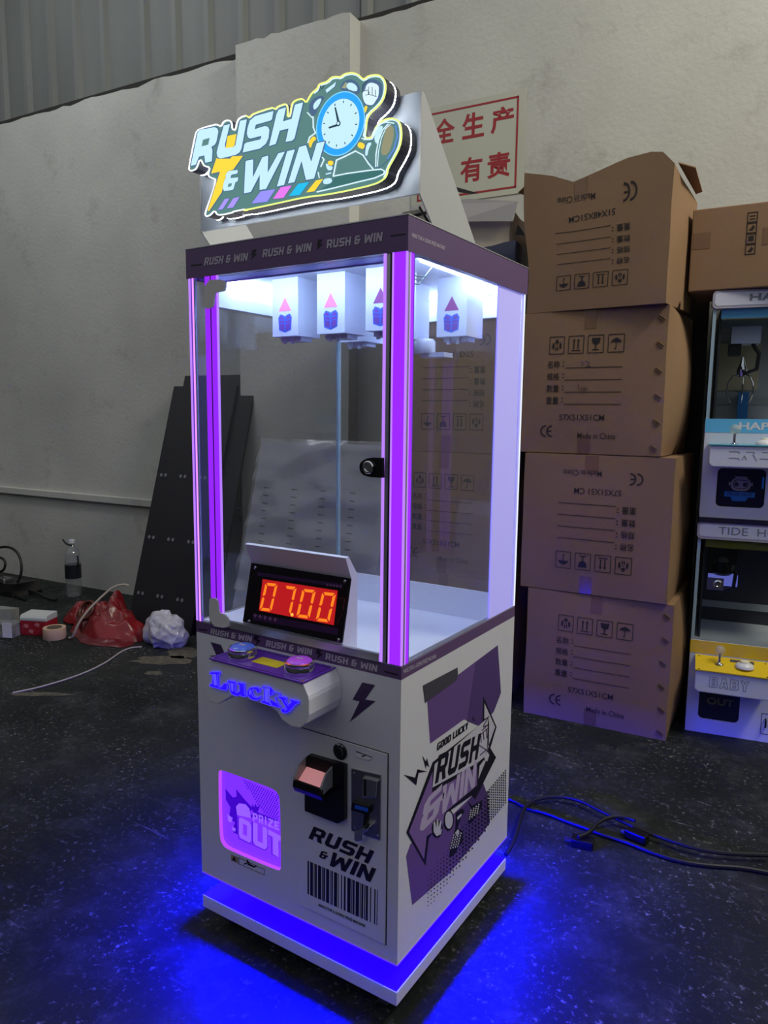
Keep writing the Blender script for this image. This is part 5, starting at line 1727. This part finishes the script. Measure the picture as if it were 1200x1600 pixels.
r1_, o1, d1, n1 = leaning('metal_sheet_panel', 'black drilled metal panel leaning on the wall, nearest of the black pair', 'metal panel', -2.925, -2.42, 1.62, 2.030, 1.435, .012, BLACKM, 'black panels leaning on the wall')
r2_, o2, d2, n2 = leaning('metal_sheet_panel', 'black metal panel leaning on the wall behind the drilled one', 'metal panel', -2.865, -2.295, 1.66, 2.068, 1.500, .012, BLACKM, 'black panels leaning on the wall')
HOLE = mat('bare_hole_edge', srgb(120, 120, 126), .5)
for t in (.13, .36, .62):
    for xx in (.04, .075, .20, .235, .36, .395):
        p = o1 + d1 * t + Vector((xx, WS * xx, 0)) + n1 * .0003
        MB().lathe([(.011, 0), (.011, .0012), (0, .0012)], p, n1, 12).build('drilled_hole', HOLE, r1_)

gp = thing('vent_panel', 'grey slotted metal panel in clear film leaning behind the purple machine', 'metal panel', (-1.9, 1.45, 0))
pb0, pt0 = Vector((-1.86, 1.34, 0)), Vector((-1.86, 1.665, 1.13))
gd = pt0 - pb0
gx = Vector((.80, .04, 0))
gn = gd.cross(gx).normalized()
if gn.y > 0:
    gn = -gn
mb = MB()
mb.prism([pb0, pb0 + gx, pb0 + gx + gd, pb0 + gd], -gn, .02)
mb.build('panel_sheet', mat('grey_painted_panel', srgb(150, 150, 158), .5), gp)
GPl = (pb0, gn)
zq = Z(300, 540, 3.529)
for ci, (xt, xb, y0, y1) in enumerate(((412, 380, 782, 1078), (565, 535, 792, 1092), (723, 694, 800, 1107), (887, 858, 812, 1125))):
    for r in range(8):
        a = r / 7
        cx, cy = xt + (xb - xt) * a, y0 + (y1 - y0) * a
        flat(MB(), GPl, [zq([(cx - 15, cy - 3), (cx + 15, cy), (cx + 15, cy + 6), (cx - 15, cy + 3)])], .0005, .0006).build('vent_slot', BLACK, gp)
# loose film over it
mb = MB()
n_ = 26
vs = []
for j in range(n_ + 1):
    for i in range(n_ + 1):
        a, b = i / n_, j / n_
        p = pb0 + gx * a + gd * (.35 + .66 * b)
        amp = .030 * (0.3 + noise.noise(Vector((a * 4, b * 9, 2))) + .8 * abs(noise.noise(Vector((a * 11, b * 26, 5)))))
        vs.append(p + gn * (.012 + max(0, amp)))
mb.add(vs, [(j * (n_ + 1) + i, j * (n_ + 1) + i + 1, (j + 1) * (n_ + 1) + i + 1, (j + 1) * (n_ + 1) + i) for j in range(n_) for i in range(n_)])
mb.smooth = True
mb.build('film_wrap', FILM, gp)

# ================================================================== THINGS ON THE FLOOR
G0 = planez(0)


def fl(px, py, z=0.0):
    p = at(px, py, planez(z))
    return p


# water bottle
bp_ = fl(116, 931)
bt = thing('water_bottle', 'clear plastic water bottle with a dark label standing on the floor by the wall', 'bottle', bp_)
Mb = FRAME[bt.name]
PET = glass('clear_bottle_plastic', (.82, .84, .86, 1), 1.6, .06, .10)
hb = .40
MB(Mb).lathe([(.042, .0), (.050, .012), (.047, .05), (.052, .075), (.048, .10), (.052, .13), (.052, .25), (.047, .27), (.052, .29), (.046, .31), (.034, .335), (.020, .355), (.018, .375)], (0, 0, .001), (0, 0, 1), 28).build('bottle_body', PET, bt, smooth=True)
MB(Mb).lathe([(.0535, .130), (.0535, .225), (.052, .226)], (0, 0, 0), (0, 0, 1), 28).build('bottle_label', mat('dark_bottle_label', srgb(22, 28, 36), .4), bt, smooth=True)
MB(Mb).lathe([(.020, .372), (.020, .395), (.018, .398), (0, .398)], (0, 0, 0), (0, 0, 1), 20).build('bottle_cap', mat('white_cap', srgb(196, 200, 204), .5), bt, smooth=True)
MB(Mb).tube([(-.085, -.01, .388), (-.045, -.02, .372), (-.005, -.026, .364), (.024, -.015, .362)], .006, 8).build('bottle_strap', BLACK, bt)
MB(Mb).tube([(.056, 0, .29), (.062, 0, .26), (.062, 0, .20)], .005, 8).build('bottle_strap', BLACK, bt)

# red bag heap
rb = Vector((-2.86, 1.44, 0))
bag = thing('red_plastic_bag', 'crumpled red plastic bag heaped on the floor beside the black panels', 'bag', (rb.x, rb.y, 0))
REDB = mat('red_bag_film', srgb(122, 20, 26), .3, var=.25, scale=9)


def heap(M, rx, ry, h, amp, seed, cx=0, cy=0, crater=None, n=30, sharp=14):
    mb = MB(M)
    vs, fs = [], []
    for j in range(n + 1):
        r = j / n
        for i in range(n * 2):
            a = 2 * math.pi * i / (n * 2)
            k_ = 1 + .22 * noise.noise(Vector((math.cos(a) * 1.5, math.sin(a) * 1.5, seed)))
            x, y = cx + rx * r * k_ * math.cos(a), cy + ry * r * k_ * math.sin(a)
            z = h * max(0, 1 - r ** 2.2)
            f = abs(noise.noise(Vector((x * sharp, y * sharp, seed)))) + .5 * abs(noise.noise(Vector((x * sharp * 2.3, y * sharp * 2.3, seed + 4))))
            z = z * (.75 + .55 * f) + amp * f * (1 - r * .6)
            if crater:
                dd = math.hypot(x - crater[0], y - crater[1]) / crater[2]
                z -= crater[3] * math.exp(-dd * dd * 2)
            vs.append((x, y, max(.002, z)))
    m_ = n * 2
    for j in range(n):
        for i in range(m_):
            fs.append((j * m_ + i, j * m_ + (i + 1) % m_, (j + 1) * m_ + (i + 1) % m_, (j + 1) * m_ + i))
    mb.add(vs, fs)
    mb.smooth = True
    return mb


Mg = FRAME[bag.name]
heap(Mg, .30, .145, .19, .07, 3, .0, .0, (-.10, -.06, .09, .14), sharp=8).build('bag_body', REDB, bag)
heap(Mg, .22, .10, .11, .05, 8, -.29, .07, sharp=9).build('bag_corner', REDB, bag)
heap(Mg, .22, .10, .03, .02, 12, .08, -.10, sharp=9).build('bag_corner', mat('dark_red_bag_film', srgb(96, 18, 28), .3, var=.25, scale=9), bag)
mb = MB(Mg)
for k_ in range(5):
    c_ = Vector((-.11 + .012 * k_, -.09 + .012 * (k_ % 3), .115 + .012 * (k_ % 2)))
    mb.tube([c_ + Vector(((.042 + .004 * k_) * math.cos(a), (.026) * math.sin(a), .045 * math.sin(a) + .006 * k_)) for a in [2 * math.pi * i / 20 for i in range(20)]], .007, 6, True)
mb.build('wire_coil', mat('dark_copper_wire', srgb(92, 46, 34), .4), bag)

# white wires
WIRE = mat('white_wire', srgb(176, 164, 152), .5)


def wire(label, pts, r, m=WIRE, name='cable', cat='cable', group=None, zs=None):
    P_ = [fl(x, y) for x, y in smooth2(pts, False, 2)]
    for i, p in enumerate(P_):
        p.z = r + .0005 + (zs(i / (len(P_) - 1)) if zs else 0)
    o = MB().tube(P_, r, 8).build(name, m)
    tag(o, label, cat, group)
    return o


wp = [(rb.x - .09, rb.y - .20, .006), (rb.x - .03, rb.y - .215, .012), (rb.x + .0, rb.y - .19, .12), (rb.x + .04, rb.y - .08, .23), (rb.x + .10, rb.y + .0, .31), (rb.x + .20, rb.y + .03, .29)]
pp = []
for i in range(len(wp) - 1):
    for k_ in range(5):
        t = k_ / 5
        a, b = Vector(wp[i]), Vector(wp[i + 1])
        pp.append(a.lerp(b, t))
pp = [(pp[max(i - 2, 0)] + pp[i] + pp[min(i + 2, len(pp) - 1)]) / 3 for i in range(len(pp))]
tag(MB().tube(pp, .006, 8).build('cable', WIRE), 'pale wire looping over the red plastic bag', 'cable')
wire('pale wire end lying between the red bag and the crumpled white bag', [(182, 962), (190, 976), (203, 984), (214, 988)], .006)
wire('long pale wire on the floor in front of the white bag', [(222, 1012), (205, 1013), (192, 1018), (183, 1024), (160, 1040), (120, 1058), (60, 1076), (20, 1084)], .004)

# white crumpled bag
wb = fl(243, 1012)
wbag = thing('white_plastic_bag', 'crumpled translucent white plastic bag on the floor in front of the black panels', 'bag', (wb.x, wb.y, 0))
Mwb = FRAME[wbag.name]
mb = MB(Mwb)
bmx = bmesh.new()
bmesh.ops.create_icosphere(bmx, subdivisions=5, radius=1)
vs = []
for v in bmx.verts:
    p = v.co.copy()
    f = .24 * (1 - 2 * abs(noise.noise(p * 1.25 + Vector((2, 1, 0))))) + .08 * (1 - 2 * abs(noise.noise(p * 2.9 + Vector((4, 0, 0)))))
    p *= .86 + f
    notch = .25 * math.exp(-((p.x - .25) ** 2) / .02) * max(0, p.z)
    vs.append((p.x * .132, p.y * .09 + .07, max(.001, (p.z - notch) * .105 + .074)))
fs = [tuple(v.index for v in f.verts) for f in bmx.faces]
mb.add(vs, fs)
mb.build('bag_body', mat('white_bag_film', srgb(206, 204, 218), .22, var=.1, scale=12, trans=.25), wbag, smooth=True)
bmx.free()

# tape roll
tr_ = fl(90, 994)
roll = thing('tape_roll', 'roll of beige masking tape lying on the floor beside the red and white box', 'tape', (tr_.x + .02, tr_.y - .03, 0))
MB(FRAME[roll.name]).lathe([(.040, .002), (.060, .001), (.061, .003), (.061, .062), (.060, .064), (.040, .063)], (0, 0, 0), (0, 0, 1), 32).build('tape_band', mat('beige_masking_tape', srgb(190, 158, 134), .7), roll, smooth=True)
MB(FRAME[roll.name]).lathe([(.036, .001), (.0405, .001), (.0405, .0645), (.036, .0645)], (0, 0, 0), (0, 0, 1), 32).build('tape_core', mat('grey_card_core', srgb(80, 66, 56), .8), roll, smooth=True)

# small red and white box
rbx = fl(45, 993)
sb = thing('small_box', 'small red carton with a white top lying on the floor beside the tape roll', 'box', (rbx.x - .05, rbx.y - .02, 0), math.radians(24))
Ms = FRAME[sb.name]
MB(Ms).box(0, .165, 0, .11, .0, .085).build('box_body', mat('red_box_card', srgb(150, 26, 40), .45, var=.08, scale=20), sb, bevel=.004)
mb = MB(Ms)
mb.prism([Vector((0, a, b)) for a, b in ((-.001, .085), (-.001, .102), (.012, .118), (.11, .122), (.111, .085))], (1, 0, 0), .165)
mb.build('box_lid', mat('white_box_card', srgb(186, 190, 188), .6), sb, bevel=.004)
mb = MB(Ms)
for a in ((.02, .05), (.09, .06), (.05, .02)):
    mb.prism([Vector((a[0], -.001, a[1])), Vector((a[0] + .03, -.001, a[1] - .008)), Vector((a[0] + .035, -.001, a[1] + .012)), Vector((a[0] + .012, -.001, a[1] + .018))], (0, -1, 0), .0006)
mb.build('box_print', mat('pale_pink_print', srgb(190, 110, 110), .5), sb)

# clear pouch with tools at the picture edge
cp_ = fl(18, 998)
pk = thing('clear_pouch', 'clear plastic pouch of grey parts with a white label at the edge of the floor', 'pouch', (cp_.x - .02, cp_.y, 0), math.radians(24))
Mk = FRAME[pk.name]
crumple(Mk, -.34, .02, 0, .12, .0, .075, .022, 21).build('pouch_film', mat('grey_pouch_film', srgb(120, 122, 126), .2, var=.35, scale=14), pk)
crumple(Mk, -.36, -.06, .10, .18, .0, .135, .016, 25).build('pouch_film', mat('pale_pouch_film', srgb(140, 142, 138), .25, var=.25, scale=10), pk)
MB(Mk).box(-.02, .038, -.03, -.028, .012, .098).build('pouch_label', PAPER, pk)

# black lead coil with a yellow-handled tool
ck = fl(18, 918)
coil = thing('power_tool', 'dark power tool with a yellow strip and coiled black lead by the wall', 'tool', (ck.x, ck.y - .05, 0))
Mc = FRAME[coil.name]
crumple(Mc, -.40, .30, -.12, .10, .0, .085, .03, 31).build('tool_body', mat('dark_tool_plastic', srgb(24, 22, 22), .5), coil)
MB(Mc).box(-.25, .06, -.135, -.10, .085, .125).build('tool_grip', mat('dull_yellow_plastic', srgb(126, 116, 50), .5), coil, bevel=.01)
MB(Mc).box(.10, .20, -.12, -.05, .085, .12).build('tool_head', STEEL, coil, bevel=.01)


def loop3(pts):
    P_ = [Vector(p) for p in pts]
    for _ in range(3):
        q = [P_[0]]
        for i in range(len(P_) - 1):
            q += [P_[i] * .75 + P_[i + 1] * .25, P_[i] * .25 + P_[i + 1] * .75]
        P_ = q + [P_[-1]]
    return P_


for pts in ([(-.45, -.02, .13), (-.15, -.02, .26), (.08, -.02, .33), (.24, -.02, .30), (.29, -.03, .17), (.24, -.06, .06)],
            [(-.45, -.01, .10), (-.2, -.02, .19), (-.02, -.02, .24), (.09, -.03, .22), (.07, -.04, .14), (-.06, -.04, .13), (-.12, -.03, .20), (-.04, -.02, .23)],
            [(.10, 0, .02), (.35, .01, .03), (.55, -.02, .012), (.62, .0, .012)], [(.10, -.06, .02), (.30, -.10, .012), (.46, -.12, .012)]):
    MB(Mc).tube(loop3(pts), .009, 8).build('tool_lead', mat('black_lead', srgb(16, 15, 16), .45), coil)
tag(MB().lathe([(.014, 0), (.016, .05), (.016, .085), (.008, .09)], fl(244, 968), (0, 0, 1), 14).build('red_tube', mat('red_tube_plastic', srgb(120, 18, 34), .4), smooth=True), 'small red tube standing behind the crumpled white bag', 'tube')

# black leads on the floor at the right
BL_ = mat('black_rubber_lead', srgb(12, 12, 14), .5)
z7 = Z(780, 1150, 2.857)
wire('black power lead curving from behind the purple machine across the open floor', z7([(20, 285), (60, 295), (105, 320), (130, 335), (200, 350), (300, 390), (400, 425), (470, 455), (560, 480), (680, 530), (800, 570), (930, 590), (1080, 598), (1200, 620)]), .0065, BL_)
wire('black power lead arching furthest from the purple machine', z7([(30, 560), (60, 510), (85, 430), (110, 340), (180, 302), (280, 295), (370, 318), (450, 362), (540, 405), (640, 455), (760, 495), (860, 530), (1000, 555), (1200, 562)]), .0065, BL_, zs=lambda t: .014)
wire('short black lead curling around the dark adapter', z7([(350, 500), (400, 480), (440, 430), (500, 405), (560, 408), (605, 425)]), .006, BL_, zs=lambda t: .028)
a_ = at(*z7([(612, 468)])[0], G0)
ad = thing('power_adapter', 'black power adapter block lying among the leads on the floor', 'adapter', (a_.x, a_.y, 0), -.2)
MB(FRAME[ad.name]).box(-.034, .034, -.015, .015, .0, .030).build('adapter_body', BLACK, ad, bevel=.005)
MB(FRAME[ad.name]).tube([(-.034, 0, .014), (-.048, 0, .012)], [.008, .005], 8).build('strain_relief', RUBBER, ad)
a_ = at(*z7([(375, 492)])[0], G0)
ad = thing('power_plug', 'black plug at the end of the short lead on the floor', 'plug', (a_.x, a_.y, 0), .2)
MB(FRAME[ad.name]).box(-.035, .03, -.02, .02, .0, .026).build('plug_body', BLACK, ad, bevel=.005)
MB(FRAME[ad.name]).box(-.055, -.035, -.008, -.004, .010, .016).box(-.055, -.035, .004, .008, .010, .016).build('plug_pins', STEEL, ad)
# dry dust spill near the machine
mb = MB()
DUST = mat('beige_dust', srgb(84, 79, 68), .95, var=.4, scale=30)
for cx, cy, rx, ry, s in ((255, 1032, 46, 7, 1), (287, 1020, 26, 9, 5), (240, 1052, 14, 3, 9), (60, 1085, 50, 3, 11)):
    q = [(cx + rx * math.cos(a) * (1 + .5 * noise.noise(Vector((math.cos(a) * 2, math.sin(a) * 2, s)))), cy + ry * math.sin(a) * (1 + .5 * noise.noise(Vector((math.cos(a) * 2, math.sin(a) * 2, s + 3))))) for a in [2 * math.pi * i / 28 for i in range(28)]]
    mb.prism([at(x, y, G0) + Vector((0, 0, .0004)) for x, y in q], (0, 0, 1), .0012)
o = mb.build('dust_spill', DUST)
o['kind'] = 'stuff'
o['label'] = 'thin beige dust spilled on the dark floor beside the white bag'
o['category'] = 'dust'
